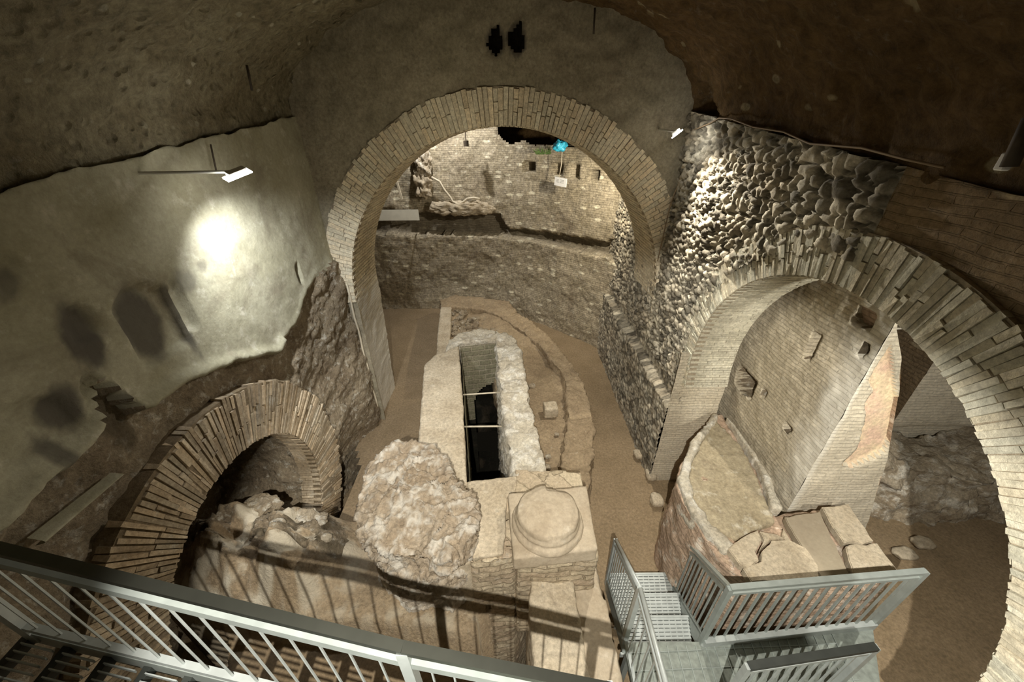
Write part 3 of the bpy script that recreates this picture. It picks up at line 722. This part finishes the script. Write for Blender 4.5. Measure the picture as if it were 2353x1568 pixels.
# earth platform in the foreground with the rubble mound, and the black hole
hole = UP([(1190, 1300), (1216, 1300), (1216, 1640), (1095, 1490), (1100, 1410), (1120, 1385)], .95)
hole2 = [(U(425, 1395, z=.9).x - .6, U(425, 1395, z=.9).y), (U(545, 1400, z=.6).x, 1.98), (U(556, 1540, z=.45).x, 1.45), (-2.9, .9), (-4, .9), (-4, 2.0)]
def pm_z(x, y):
    f = fbm((x, y, 0), 2.2, 5)
    edge = 2.02 - .08 * (x + 2.6) + .05 * fbm((x, 0, 9), 2.5)
    z = .92 + .03 * f
    z -= .42 * ss(edge + .03, edge - .14, y)
    z -= .10 * ss(1.2, .6, y)
    m = ss(1.25, .35, math.hypot((x + 3.1) / 1.15, (y - 2.62) / .62))
    z += m * (.42 + .13 * ridged((x, y, 0), 2.6) + .14 * fbm((x, y, 0), 4) + .05 * ridged((x, y, 4), 7))
    m2 = ss(1.0, .2, math.hypot((x + 2.45) / .55, (y - 2.35) / .35)); z += m2 * .25 * (1 + f)
    return z
def pm_pos(x, y):
    z = pm_z(x, y) + .006 * fbm((x, y, 2), 11)
    if inpoly(x, y, hole): z = -2.0
    if inpoly(x, y, hole2): z = -.9
    return (x, y, z)
def pm_mi(x, y):
    edge = 2.02 - .08 * (x + 2.6)
    if y < edge - .16 + .05 * fbm((x, y, 1), 3): return 1
    m = ss(1.25, .35, math.hypot((x + 3.1) / 1.15, (y - 2.62) / .62))
    return 2 if m > .3 and y > 2.45 and fbm((x, y, 8), 3) > -.15 else 0
def pm_st(x, y):
    edge = 2.02 - .08 * (x + 2.6)
    return .5 * ss(.15, .0, abs(y - edge - .06)) * ss(-.2, .3, fbm((x, y, 3), 5)) + .8 * ss(1.2, .7, math.hypot((x + 3.0) / 1.2, (y - 2.5) / .6)) * ss(-.1, .25, fbm((x, y, 3), 4))
grid('floor_platform', pm_pos, -3.9, .22, -1.2, 3.06, .026, [M['dirt_loose'], M['dirt'], M['left_rubble']], stain_shade=pm_st, midx=pm_mi)['kind'] = 'structure'
grid('trim_platform_face', lambda x, z: (x, 3.06 + .03 * fbm((x, 0, z), 3), z), -3.1, .2, -.2, .97, .05, M['masonry_block'])['kind'] = 'structure'
for (u, v, s, z, lab) in ((675, 1276, .13, .98, 'pale loose stone on the earth platform, left of its neighbour'), (768, 1279, .10, .96, 'pale loose stone on the earth platform, nearer the big white lump')):
    q = U(u, v, z=z); boulder('loose_stone', (q.x, q.y, pm_z(q.x, q.y) + s * .25), (s * 1.4, s, s * .8), M['lime'], lab, 'stone', 'loose stones on the earth platform', seed=u, sub=3)
# rubble lumps on the mound
mound = [(-3.2, 2.95, .2, 'dark'), (-2.62, 2.86, .15, 'l'), (-2.4, 2.84, .1, 'l')]
rub = empty('rubble_heap', (-2.8, 2.5, 1.0), 'heap of white-crusted rubble spilling out of the low left arch', 'rubble')
mb_i = 0
for (x, y, s, k) in mound:
    mb_i += 1
    bm = bmesh.new(); bmesh.ops.create_icosphere(bm, subdivisions=5, radius=1)
    for v in bm.verts:
        p = v.co.copy(); p *= 1 + .35 * fbm(p + Vector((mb_i * 4, 0, 0)), 1.2, 5) + .12 * (ridged(p + Vector((mb_i, 0, 0)), 2.0) - 1)
        v.co = Vector((x + p.x * s * 1.15, y + p.y * s, pm_z(x, y) + p.z * s * .55))
    me = bpy.data.meshes.new('rubble_lump'); bm.to_mesh(me); bm.free(); smooth(me)
    link('rubble_lump', me, M['lime'] if k == 'l' else M['left_rubble'], rub)

# ================================================================== SIDE ROOM
# curved basin with slabs
ZB = 1.6
bs = empty('curved_basin', (2.9, 3.0, 0), 'brick-faced curved basin with plaster floor inside the right arch, capped with slabs', 'basin')
bo = UP([(1646, 948), (1600, 1000), (1568, 1058), (1556, 1110), (1572, 1160), (1610, 1218), (1660, 1282), (1722, 1340), (1800, 1345), (1900, 1342), (2066, 1322), (2008, 1240), (1950, 1160), (1885, 1168), (1800, 1176), (1780, 1182), (1742, 1090), (1700, 1010), (1662, 950)], ZB)
stone('basin_body', bo, -.1, ZB - .03, M['basin'], vox=.03, amp=.03, scale=3, amp2=.014, parent=bs)
bt = UP([(1642, 965), (1606, 1010), (1584, 1062), (1576, 1110), (1594, 1158), (1630, 1205), (1690, 1240), (1780, 1200), (1740, 1100), (1700, 1020)], ZB)
stone('basin_lining', bt, ZB - .2, ZB + .0, M['basin_top'], vox=.03, amp=.03, scale=2, amp2=.012, parent=bs)
# rounded raised lip strip
rp = UP([(1640, 955), (1598, 1006), (1568, 1062), (1558, 1112), (1576, 1160), (1612, 1214), (1660, 1276), (1690, 1262), (1634, 1206), (1600, 1160), (1584, 1112), (1590, 1064), (1614, 1015), (1650, 965)], ZB)
stone('basin_rim', rp, ZB - .2, ZB + .05, M['slab_white'], vox=.028, amp=.03, scale=5, amp2=.02, parent=bs)
bt2 = UP([(1742, 1080), (1770, 1170), (1795, 1178), (1760, 1090), (1690, 985), (1668, 965)], ZB)
stone('mortar_fillet', bt2, ZB - .25, ZB + .07, M['slab_white'], vox=.025, amp=.02, scale=4, parent=bs)
def crisp_slab(poly, z0, z1, mat):
    out = []; n = len(poly); c = (sum(p[0] for p in poly) / n, sum(p[1] for p in poly) / n)
    for i in range(n):
        a = Vector(poly[i]); b_ = Vector(poly[(i + 1) % n]); k = max(1, int((b_ - a).length / .05))
        for j in range(k):
            p = a.lerp(b_, j / k); q = Vector((p.x, p.y, 0)); p += Vector((fbm(q, 9), fbm(q + Vector((4, 4, 4)), 9))) * .012
            p += (Vector(c) - p).normalized() * .008; out.append((p.x, p.y))
    bm = prism_bm(out, z0, z1); bmesh.ops.recalc_face_normals(bm, faces=bm.faces)
    bmesh.ops.bevel(bm, geom=[e for e in bm.edges if all(abs(v.co.z - z1) < 1e-4 for v in e.verts)], offset=.008, segments=2, affect='EDGES')
    me = bpy.data.meshes.new('stone_slab'); bm.to_mesh(me); bm.free()
    return link('stone_slab', me, mat)
slabs = [
    ([(1800, 1186), (1884, 1175), (1955, 1322), (1890, 1332), (1836, 1250)], 'slate', 'long smooth grey-brown slab lying across the middle of the basin', .06),
    ([(1888, 1165), (1950, 1158), (2010, 1244), (1985, 1250), (1966, 1243), (1940, 1250), (1912, 1212)], 'slab', 'flat slab at the back right corner of the basin, behind the broken one', .06),
    ([(1940, 1256), (1964, 1250), (1990, 1252), (2014, 1248), (2064, 1312), (2060, 1322), (1960, 1326)], 'slab', 'broken pale slab at the front right corner of the basin', .07),
    ([(1672, 1262), (1700, 1236), (1742, 1218), (1752, 1240), (1738, 1268), (1745, 1290), (1720, 1310), (1700, 1300)], 'slab', 'cracked slab piece at the left front edge of the basin', .06),
    ([(1746, 1218), (1790, 1226), (1810, 1238), (1770, 1240), (1744, 1268), (1756, 1240)], 'slab', 'small irregular slab piece behind the large cracked one', .05),
    ([(1748, 1270), (1772, 1242), (1812, 1240), (1852, 1258), (1880, 1300), (1886, 1334), (1780, 1340), (1724, 1338), (1706, 1308), (1748, 1292)], 'slab', 'large pale cracked slab at the front of the basin left of the grey slab', .07),
    ([(1796, 1232), (1800, 1212), (1828, 1250), (1826, 1262), (1812, 1250)], 'slab', 'narrow slab sliver beside the long grey slab', .05),
]
for P_, mt, lab, th in slabs:
    tag(crisp_slab(UP(P_, ZB + .08), ZB - .0, ZB + .02 + th, M[mt]), lab, 'slab', 'slabs on the basin')

# brick block behind the basin: left face, near face with curved right profile
XB, YB = 3.42, 2.92
blk = empty('brick_block', (XB, YB, 0), 'big pale brick pier with bright corner and curved right edge behind the slabs', 'pier')
bh_ = [(U(1987, 732, x=XB), .10, .09, .3), (U(1865, 800, x=XB), .05, .18, .12), (U(1712, 878, x=XB), .22, .17, .14), (U(1755, 905, x=XB), .04, .05, .2), (U(1808, 985, x=XB), .05, .05, .12), (U(1985, 805, x=XB), .03, .07, .15)]
def bl_pos(y, z):
    x = XB + .012 * fbm((y, z, 0), 3) + .01 * fbm((y, z, 0), 9)
    for c, w, h, d in bh_:
        q = max(abs(y - c.y) / w, abs(z - c.z) / h) + .25 * fbm((y, z, 1), 6)
        x += (d + .12) * ss(1.03, .93, q)
    return (x, y, z)
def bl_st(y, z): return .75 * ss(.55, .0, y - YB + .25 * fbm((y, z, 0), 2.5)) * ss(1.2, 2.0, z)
grid('left_face', bl_pos, YB, 5.2, .3, 4.75, .024, [M['brick_pale'], M['left_rubble']], stain_shade=bl_st, parent=blk, midx=lambda y, z: 1 if bl_pos(y, z)[0] > XB + .06 else 0)  # holes get the darker rubble material to paint in their shade
prof_t = [(.3, 4.75), (1.26, 4.49), (2.27, 4.2), (3.25, 3.83), (3.6, 3.66), (3.88, 3.47), (4.0, 3.425)]
M['patch'] = masonry('yellow_pink_render', (.66, .56, .36), (.62, .44, .33), nscale=3.5, wamt=.2, bump=.4, bdist=.01, damt=.1)
plas = [(U(u, v, y=YB).x, U(u, v, y=YB).z) for u, v in ((2048, 790), (2058, 860), (2064, 930), (2048, 1010), (2035, 1040), (1960, 1075), (1935, 1070), (1975, 1025), (1988, 965), (1990, 925), (2010, 900), (1995, 870))]
def bf_pos(s, z):
    w = interp(prof_t, z) - XB; k = s
    x = XB + w * k
    y = YB + .014 * fbm((x, 0, z), 3)
    if inpoly(x, z, plas): y += .05
    return (x, y, z)
grid('near_face', bf_pos, 0, 1, .3, 4.0, .02, [M['brick_pale'], M['patch']], midx=lambda s, z: 1 if inpoly(XB + (interp(prof_t, z) - XB) * s, z, plas) else 0, stain_shade=lambda s, z: .15 + .5 * ss(.12, 0, s), parent=blk, stept=.04)
grid('curved_face', lambda d, z: (interp(prof_t, z), YB + d, z), 0, 2.3, .3, 4.0, .06, M['basin'], parent=blk)

# rubble mass by the side wall and two pale stones
sr = UP([(2048, 1130), (2090, 1085), (2150, 1070), (2240, 1068), (2330, 1080), (2330, 1120), (2230, 1160), (2200, 1205), (2130, 1195), (2040, 1200)], 1.2)
tag(rough_solid('rubble_mass', prism_bm([(5.1, 3.45), (5.7, 3.35), (6.2, 3.2), (6.9, 3.3), (8.0, 3.4), (8.0, 4.1), (5.15, 4.1)], .4, 1.45), M['lime'], vox=.04, amp=.14, scale=1.8, amp2=.05, scale2=7, ridge=.05, rscale=2.2, warp=.1),
    'rough grey rubble mass against the wall of the side room, right of the big pier', 'rubble')
for (u, v, s, lab) in ((2078, 1272, .27, 'flat yellowish stone on the side room floor, the left one of the pair'), (2122, 1248, .27, 'flat yellowish stone on the side room floor, the right one of the pair')):
    q = U(u, v, z=.55); boulder('flat_stone', (q.x, q.y, .55), (s * 1.1, s * .7, .10), M['slab'], lab, 'stone', 'pair of stones on the side room floor', seed=u, sub=3)

# small rubble along the right path under the pier
for i, (u, v, s, lab) in enumerate(((1466, 1046, .18, 'rough stone at the foot of the right pier corner'), (1496, 1092, .2, 'brown stone between the right pier corner and the basin'), (1508, 1150, .22, 'rough stone against the left side of the curved basin'))):
    q = U(u, v, z=.08); boulder('foot_stone', (q.x, q.y, .09), (s, s * 1.2, s * .8), M['slab'], lab, 'stone', 'stones along the right path', seed=i + 40, sub=3)

# ================================================================== METAL STAIRCASE AND LANDING
st = empty('metal_staircase', (1.6, 2.2, 0), 'galvanised metal staircase with railings rising from the right path to a grated landing', 'staircase')
LZ = 1.0
def side_l(t): return Vector((1.27 - .18 * t, 2.74 - 1.05 * t, LZ * t))
def side_r(t): return Vector((2.13 - .26 * t, 2.74 - 1.05 * t, LZ * t))
for i in range(3):
    t0 = i / 3 + (.02 if i else 0); t1 = (i + 1) / 3; z = .25 * (i + 1)
    a0, a1, b0, b1 = side_l(t0), side_l(t1), side_r(t0), side_r(t1)
    mb = MB()
    for j in range(9):
        f = (j + .5) / 9; p = a0.lerp(a1, f); q = b0.lerp(b1, f); mb.beam((p.x + .02, p.y, z - .015), (q.x - .02, q.y, z - .015), .028, .03)
    for j in range(12):
        f = (j + .5) / 12; p = a0.lerp(b0, f); q = a1.lerp(b1, f); mb.beam((p.x, p.y, z - .018), (q.x, q.y, z - .018), .012, .03)
    o = mb.build('tread', M['metal_light'], st)
    for e0, e1 in ((a0, b0), (a1, b1)):
        mb = MB(); mb.beam((e0.x, e0.y, z - .03), (e1.x, e1.y, z - .03), .02, .07); mb.build('tread_nosing', M['metal_light'], o)
for f in (side_l, side_r):
    mb = MB(); p = f(-.02); q = f(1.02); mb.beam(p + Vector((0, 0, .02)), q + Vector((0, 0, .0)), .03, .16); mb.build('stringer', M['metal'], st)
# landing deck
ld = [(1.07, -1.2), (1.09, 1.69), (1.87, 1.69), (3.7, 1.82), (3.34, 1.3), (3.12, .95), (2.52, .75), (2.52, -1.2)]
bm = prism_bm(ld, LZ - .06, LZ); me = bpy.data.meshes.new('landing'); bmesh.ops.recalc_face_normals(bm, faces=bm.faces); bm.to_mesh(me); bm.free(); link('landing', me, M['grate'], st)
mb = MB()
for k in range(24):
    x = 1.13 + k * .095
    if x < 3.3: mb.beam((x, 1.66 if x < 1.9 else 1.74, LZ + .004), (x - .1, .4 if x < 2.5 else 1.25, LZ + .004), .008, .012)
for k in range(9): mb.beam((1.1, 1.6 - k * .14, LZ + .004), (3.2 if k < 3 else 2.45, 1.66 - k * .14, LZ + .004), .006, .010)
o = mb.build('grating_bars', M['metal'], st); o['kind'] = 'stuff'
mb = MB(); mb.beam((1.87, 1.665, LZ + .03), (3.68, 1.80, LZ + .03), .05, .12); mb.build('edge_beam', M['metal_light'], st)
for (x, y) in ((1.12, 1.6), (1.85, 1.6), (3.2, 1.7), (1.12, .2), (2.4, .2)):
    mb = MB(); z0 = 0 if x < 2.9 else .5
    mb.beam((x, y, z0 - (.0)), (x, y, LZ - .05), .05, .05, up=Vector((0, 1, 0))); mb.build('support_leg', M['metal'], st)
def railing(root, pts, h, mats, spacing, br=.008, low=.1, hand=.022, posts=(), topgap=.09, hr_mat=None, flat=False):
    """pts: points of the base line; straight pieces between them"""
    hm = hr_mat or mats
    for a, b in zip(pts, pts[1:]):
        a, b = Vector(a), Vector(b); up = Vector((0, 0, 1))
        mb = MB()
        if flat: mb.beam(a + up * h, b + up * h, hand * 2, hand * 1.4)
        else: mb.tube([a + up * h, b + up * h], hand)
        mb.build('handrail', hm, root, sm=not flat)
        mb = MB(); mb.beam(a + up * (h - topgap), b + up * (h - topgap), .03, .03); mb.build('upper_rail', mats, root)
        mb = MB(); mb.beam(a + up * low, b + up * low, .03, .03); mb.build('lower_rail', mats, root)
        n = max(1, int((b - a).length / spacing))
        for i in range(1, n):
            p = a.lerp(b, i / n); mb = MB(); mb.beam(p + up * low, p + up * (h - topgap), br * 2, br * 2, up=Vector((0, 1, 0))); mb.build('baluster', mats, root)
    for p in posts:
        p = Vector(p); mb = MB(); mb.beam(p, p + Vector((0, 0, h)), .045, .045, up=Vector((0, 1, 0))); mb.build('post', mats, root)
l0 = side_l(0); l1 = side_l(1)
railing(st, [l0, l1, (1.07, .2, LZ)], 1.02, M['metal_light'], .11, br=.006, posts=[l0, l1], hand=.022)
r0 = side_r(0); r1 = side_r(1)
railing(st, [r0, r1], 1.02, M['metal'], .12, br=.007, posts=[r0, r1], hand=.022, flat=True)
railing(st, [r1, (3.68, 1.81, LZ)], 1.02, M['metal'], .105, br=.008, posts=[(3.68, 1.81, LZ)], hand=.024, flat=True, low=.05)

railing(st, [(1.74, 1.16, LZ), (2.78, 1.27, LZ)], 1.0, M['metal_light'], .1, br=.007, posts=[(1.74, 1.16, LZ), (2.78, 1.27, LZ)], hand=.026, flat=True, hr_mat=M['metal_dark'])
# ================================================================== FOREGROUND WALKWAY AND RAILING
wk = empty('metal_walkway', (0, .6, 2.7), 'grey metal walkway edge with slim-bar railing crossing the foreground from the left', 'walkway')
def AT(u, v, dc):      # point on the railing at its distance along the view
    d = R_cw @ Vector(((u - W_ / 2) / F_, (H_ / 2 - v) / F_, -1)); return cam_loc + d * dc
TA = AT(-260, 1290 - .245 * 260, 1.66); TB = AT(935, 1290 + .245 * 935, 1.66); TC = AT(1500, 1519 + .20 * 565, 1.72)
RH = .84   # bottom rail to upper rail
Z = Vector((0, 0, 1))
def seg_rail(a, b, sp, dark_to=None):
    mb = MB(); mb.beam(a, b, .035, .05); mb.build('upper_rail', M['metal'], wk)
    mb = MB(); mb.beam(a - Z * RH, b - Z * RH, .035, .04); mb.build('lower_rail', M['metal_light'], wk)
    mb = MB(); mb.beam(a + Z * .13, b + Z * .13, .045, .03); mb.build('handrail', M['metal_hand'], wk)
    n = int((b - a).length / sp)
    for i in range(1, n):
        p = a.lerp(b, i / n); mb = MB(); mb.beam(p - Z * RH, p, .008, .008, up=Vector((0, 1, 0))); mb.build('baluster', M['metal_light'], wk)
seg_rail(TA, TB, .135)
seg_rail(TB, TC, .097)
for p in (TA.lerp(TB, .02), TB, AT(1390, 1605, 1.70)):
    mb = MB(); mb.beam(p - Z * (RH + .15), p + Z * .12, .05, .05, up=Vector((0, 1, 0))); mb.build('post', M['metal_light'], wk)
dl = (TB - TA).normalized()
# stringer channel and grated deck behind it, towards the viewer
s0 = TA - Z * (RH + .12); s1 = TB - Z * (RH + .12); s2 = TC - Z * (RH + .12)
back = Vector((0, -1, 0)) * 1.0
mb = MB(); mb.beam(s0, s1, .03, .13); mb.build('stringer', M['metal'], wk)
mb = MB(); mb.beam(s1, s2, .03, .13); mb.build('stringer', M['metal'], wk)
# transverse bearers and grating panels
for k in range(10):
    p = s0.lerp(s1, k / 10.) if k < 10 else s1
    mb = MB(); mb.beam(p - Z * .03, p - Z * .03 + Vector((.05, -1.1, 0)), .05, .06); mb.build('cross_bearer', M['metal_dark'], wk)
for k in range(9):
    a = s0.lerp(s1, (k + .12) / 10.); b = s0.lerp(s1, (k + .88) / 10.)
    mb = MB()
    for j in range(26):
        q0 = a + Vector((0, -.05 - j * .035, .02)); q1 = b + Vector((0, -.05 - j * .035, .02)); mb.beam(q0, q1, .006, .03)
    o = mb.build('grating_panel', M['metal_light'], wk); o['kind'] = 'stuff'
# solid deck nearer and to the right, out of the light
dk = [(s0.x, s0.y - 1.15), (s1.x, s1.y - .35), (s2.x - .15, s2.y - .25), (s2.x - .15, -1.9), (s0.x, -1.9)]
bm = prism_bm(dk, 2.35, 2.42); me = bpy.data.meshes.new('deck_plate'); bmesh.ops.recalc_face_normals(bm, faces=bm.faces); bm.to_mesh(me); bm.free(); link('deck_plate', me, M['grate'], wk)
for (x, y) in ((-2.2, -.6), (-.4, -.6), (.9, -.6)):
    mb = MB(); mb.beam((x, y, .3), (x, y, 2.36), .09, .09, up=Vector((0, 1, 0))); mb.build('support_leg', M['metal'], wk)

# ================================================================== LAMPS, RODS, CABLES, SIGNS
def floodlight(loc, aim, label, size=(.26, .10), arm=None, roll=.7):
    r = empty('floodlight', loc, label, 'lamp', 'wall floodlights')
    d = (Vector(aim) - Vector(loc)).normalized(); q = d.to_track_quat('-Z', 'Y').to_matrix() @ Matrix.Rotation(roll, 3, 'Z')
    mb = MB(); mb.box(Vector(loc) - d * .03, (size[0] * .6, size[1] * .6, .03), q); hs = mb.build('housing', M['lamp_body'], r)
    mb = MB(); mb.box(Vector(loc) + d * .0, (size[0] * .86, size[1] * .8, .012), q); mb.build('light_panel', M['lamp_face'], hs)
    if arm is not None:
        mb = MB(); mb.tube([Vector(loc) - d * .03, arm], .012); mb.build('bracket', M['lamp_body'], r)
    return d
def spot(name, loc, aim, power, size, blend, color, rad=.05):
    ld_ = bpy.data.lights.new(name, 'SPOT'); ld_.energy = power; ld_.spot_size = math.radians(size); ld_.spot_blend = blend; ld_.color = color; ld_.shadow_soft_size = rad
    o = bpy.data.objects.new(name, ld_); COL.objects.link(o); o.location = loc
    o.rotation_euler = (Vector(aim) - Vector(loc)).to_track_quat('-Z', 'Y').to_euler(); return o
def point(name, loc, power, color, rad=.1):
    ld_ = bpy.data.lights.new(name, 'POINT'); ld_.energy = power; ld_.color = color; ld_.shadow_soft_size = rad
    o = bpy.data.objects.new(name, ld_); COL.objects.link(o); o.location = loc; return o
pL = U(546, 402, x=-2.42); aL = pL + Vector((-.14, .42, -1))
floodlight(pL, aL, 'glowing floodlight on the left plaster wall', arm=(XL + .02, pL.y - .3, pL.z + .05))
spot('left_lamp_light', pL + Vector((0, 0, -.05)), aL, 250, 116, 1.0, (.95, .98, 1.0), .05)
pR = U(1556, 308, y=5.5); aR = pR + Vector((.75, -.35, -1))
floodlight(pR, aR, 'glowing floodlight at the corner where the rubble wall meets the big arch', size=(.16, .09), roll=.9, arm=(pR.x - .02, YW, pR.z + .05))
spot('right_lamp_light', pR + Vector((0, -.03, -.05)), pR + Vector((-.25, -.75, -1)), 360, 124, .8, (1, .93, .80), .04)
def rod(u0, v0, u1, v1, r, mat, name, label, cat, group=None, **pl_):
    a = U(u0, v0, **pl_); b = U(u1, v1, **pl_); mb = MB(); mb.tube([a, b], r); return tag(mb.build(name, M[mat], sm=True), label, cat, group)
rod(567, 150, 579, 208, .012, 'iron', 'hanging_rod', 'dark iron rod sticking out of the left side of the vault', 'rod', x=-2.55)
rod(1367, 18, 1364, 78, .012, 'iron', 'hanging_rod', 'dark iron rod hanging from the top of the vault before the big arch', 'rod', y=5.9)
rod(484, 332, 498, 398, .008, 'iron', 'hanging_rod', 'thin iron rod above the bracket of the left floodlight', 'rod', x=-2.92)
rod(2372, 270, 2318, 384, .03, 'iron', 'dark_bar', 'thick dark bar at the right edge below the vault', 'bar', x=2.3)
q = U(2311, 372, x=2.32); mb = MB(); mb.box(q, (.04, .045, .075)); o = mb.build('junction_box', M['sign_white']); md = o.modifiers.new('b', 'BEVEL'); md.width = .006; tag(o, 'small white box beside the thick dark bar at the right edge', 'box')
# conduit on the left jamb
c0 = U(796, 652, y=YW - .06); c1 = U(873, 958, y=YW - .06)
pts = [c0.lerp(c1, i / 14) + Vector((.008 * math.sin(i * 1.7), 0, 0)) for i in range(15)]
mb = MB(); mb.tube(pts, .02); tag(mb.build('conduit', M['cable'], sm=True), 'pale pipe running down the front edge of the left pier of the big arch', 'pipe')
mb = MB(); mb.tube([U(1588, 330, y=YW - .07), U(1560, 420, y=YW - .08), U(1540, 470, y=YW - .08), U(1511, 600, y=YW - .07)], .008); tag(mb.build('cable', M['cable_brown'], sm=True), 'thin cable running down the corner below the right floodlight', 'cable')
mb = MB(); mb.tube([U(1596, 298, x=2.48), U(1630, 284, x=2.5), U(1652, 271, x=2.48), U(1680, 273, x=2.5), U(1730, 292, x=2.5), U(1800, 303, x=2.5), U(1860, 330, x=2.5), U(1980, 340, x=2.5), U(2080, 366, x=2.5), U(2170, 385, x=2.5)], .008)
tag(mb.build('cable', M['cable_brown'], sm=True), 'slack cable running along the top of the rubble wall under the vault', 'cable')

# things on the far wall
def on_far(u, v, off=.1):
    s, z = kfind(u, v); p, n = kat(s); q = p + n * off; return Vector((q.x, q.y, z)), Vector((n.x, n.y, 0)), s
def board(name, uv, w, h, mat, label, cat, off, tilt=0.0, lines=0):
    c, n, s = on_far(*uv, off=off); r = empty(name, c, label, cat)
    x = Vector((-n.y, n.x, 0)); z = Vector((0, 0, 1)); rot = Matrix((x, -n, z)).transposed() @ Matrix.Rotation(tilt, 3, 'Y')
    mb = MB(); mb.box(c, (w, .025, h), rot); pn = mb.build('panel', mat, r)
    if lines:
        mb = MB()
        for i in range(lines):
            mb.box(c + rot @ Vector((-.08 + (i % 2) * .13, -.016, .05 - (i // 2) * .03)), (.07 if i % 2 == 0 else .12, .004, .012), rot)
        mb.build('printed_text', M['ink'], pn)
    return r, c, n, rot
r, c, n, rot = board('sign_board', (919, 487), 1.42, .30, M['sign'], 'long pale sign board mounted on the left part of the far curved wall', 'sign', .5)
for dx in (-.55, .55):
    mb = MB(); p = c + rot @ Vector((dx, 0, -.12)); mb.beam(p, p - n * .45 + Vector((0, 0, -.12)), .03, .03); mb.build('bracket', M['metal'], r)
board('information_plaque', (1303, 416), .36, .20, M['sign_white'], 'small white plaque hanging from a cord below the square wall holes', 'sign', .25, tilt=.08, lines=6)
a, _, _ = on_far(1306, 345, .25); b_, _, _ = on_far(1300, 408, .25)
mb = MB(); mb.tube([a, a.lerp(b_, .5) + Vector((.02, 0, 0)), b_], .01); tag(mb.build('cord', M['cable'], sm=True), 'pale cord holding up the small white plaque', 'cord')
c, n, _ = on_far(1308, 334, .35)
boulder('blue_bundle', c, (.34, .25, .22), M['blue'], 'small bright blue plastic bundle on top of the far wall', 'bundle', amp=.5, boxy=.1, seed=4)
c, n, _ = on_far(1258, 348, .15)
bm = bmesh.new()
for i in range(60):
    a = random.uniform(0, 2 * PI); l_ = random.uniform(.1, .22); p0 = c + Vector((random.uniform(-.18, .18), -.05, -.05)); p1 = p0 + Vector((math.cos(a) * l_, -.08, abs(math.sin(a)) * l_)); w = Vector((.015, 0, .01))
    vs = [bm.verts.new(p) for p in (p0 - w, p0 + w, p1)]; bm.faces.new(vs)
me = bpy.data.meshes.new('wall_plant'); bm.to_mesh(me); bm.free(); tag(link('wall_plant', me, M['moss']), 'tuft of green weeds growing at the top of the far wall', 'plant')
pts = []
for (u, v) in ((994, 406), (1012, 416), (1024, 434), (1036, 452), (1042, 462), (1054, 468), (1066, 462), (1078, 455), (1092, 453), (1104, 456)):
    p, n, _ = on_far(u, v, .12); pts.append(p)
mb = MB(); mb.tube(pts, .03); tag(mb.build('pipe', M['cable'], sm=True), 'pale bent pipe snaking over the upper left part of the far wall', 'pipe')
p0, n, _ = on_far(917, 388, .5); p1, n, _ = on_far(932, 452, .5)
mb = MB(); mb.beam(p0, p1, .05, .05); tag(mb.build('leaning_rod', M['cable']), 'pale notched rod leaning above the long sign board', 'rod')
p0, n, _ = on_far(1080, 302, .4); p1, n, _ = on_far(1080, 322, .4); r = empty('hanging_lamp', p0, 'tiny dark lamp hanging on a stem under the crown of the big arch', 'lamp')
mb = MB(); mb.tube([p0, p1], .015); mb.build('stem', M['iron'], r); mb = MB(); mb.tube([p1, p1 - Vector((0, 0, .14))], .07, n=12); mb.build('shade', M['iron'], r)
# jutting masonry of the upper left far wall and lump of mortar by the bent pipe
for (u, v, sz, mat, lab) in ((972, 372, (.5, .4, .9), 'stones', 'jutting pale rubble stub high on the left of the far wall'), (975, 420, (.55, .3, .9), 'slab', 'smooth pale mortar patch left of the bent pipe on the far wall'), (1060, 478, (2.2, .3, .42), 'slab', 'long pale mortar ledge under the bent pipe on the far wall')):
    c, n, _ = on_far(u, v, .05); o = boulder('mortar_patch', c, sz, M[mat if mat != 'stones' else 'lime'], lab, 'masonry', amp=.35, boxy=.4, seed=u, sub=5); o.rotation_euler.z = math.atan2(n.x, -n.y)

# ================================================================== LIGHTS of the room
warm = (1.0, .90, .72)
spot('vault_lamp_light', (-.1, -.8, 6.1), (.75, 2.9, .5), 1150, 78, .22, (1, .95, .85), .02)
spot('side_lamp_light', (3.3, .45, 4.3), (4.6, 3.2, 1.6), 210, 140, .5, (1, .96, .86), .04)
spot('far_left_lamp_light', (-1.9, 10.7, 6.5), (-1.7, 11.6, 4.2), 300, 150, .8, (1, .97, .92), .05)
spot('far_right_lamp_light', (1.9, 7.7, 4.9), (.4, 11.0, 1.8), 270, 140, .8, warm, .05)
point('near_fill_light', (-.6, -1.6, 4.9), 4, (1, .88, .66), .15)  # added weak fill behind the viewer, no lamp hangs here
point('gallery_fill_light', (-.6, 4.9, 5.2), 9, (1, .90, .68), .25)  # added fill that lifts vault and cross wall, without a fixture
wd = bpy.data.worlds.new('world'); SC.world = wd; wd.use_nodes = True
wd.node_tree.nodes['Background'].inputs[0].default_value = (1, .85, .6, 1); wd.node_tree.nodes['Background'].inputs[1].default_value = .004
SC.view_settings.view_transform = 'Standard'; SC.view_settings.look = 'None'; SC.view_settings.exposure = .42; SC.view_settings.gamma = 1; SC.view_settings.use_curve_mapping = False
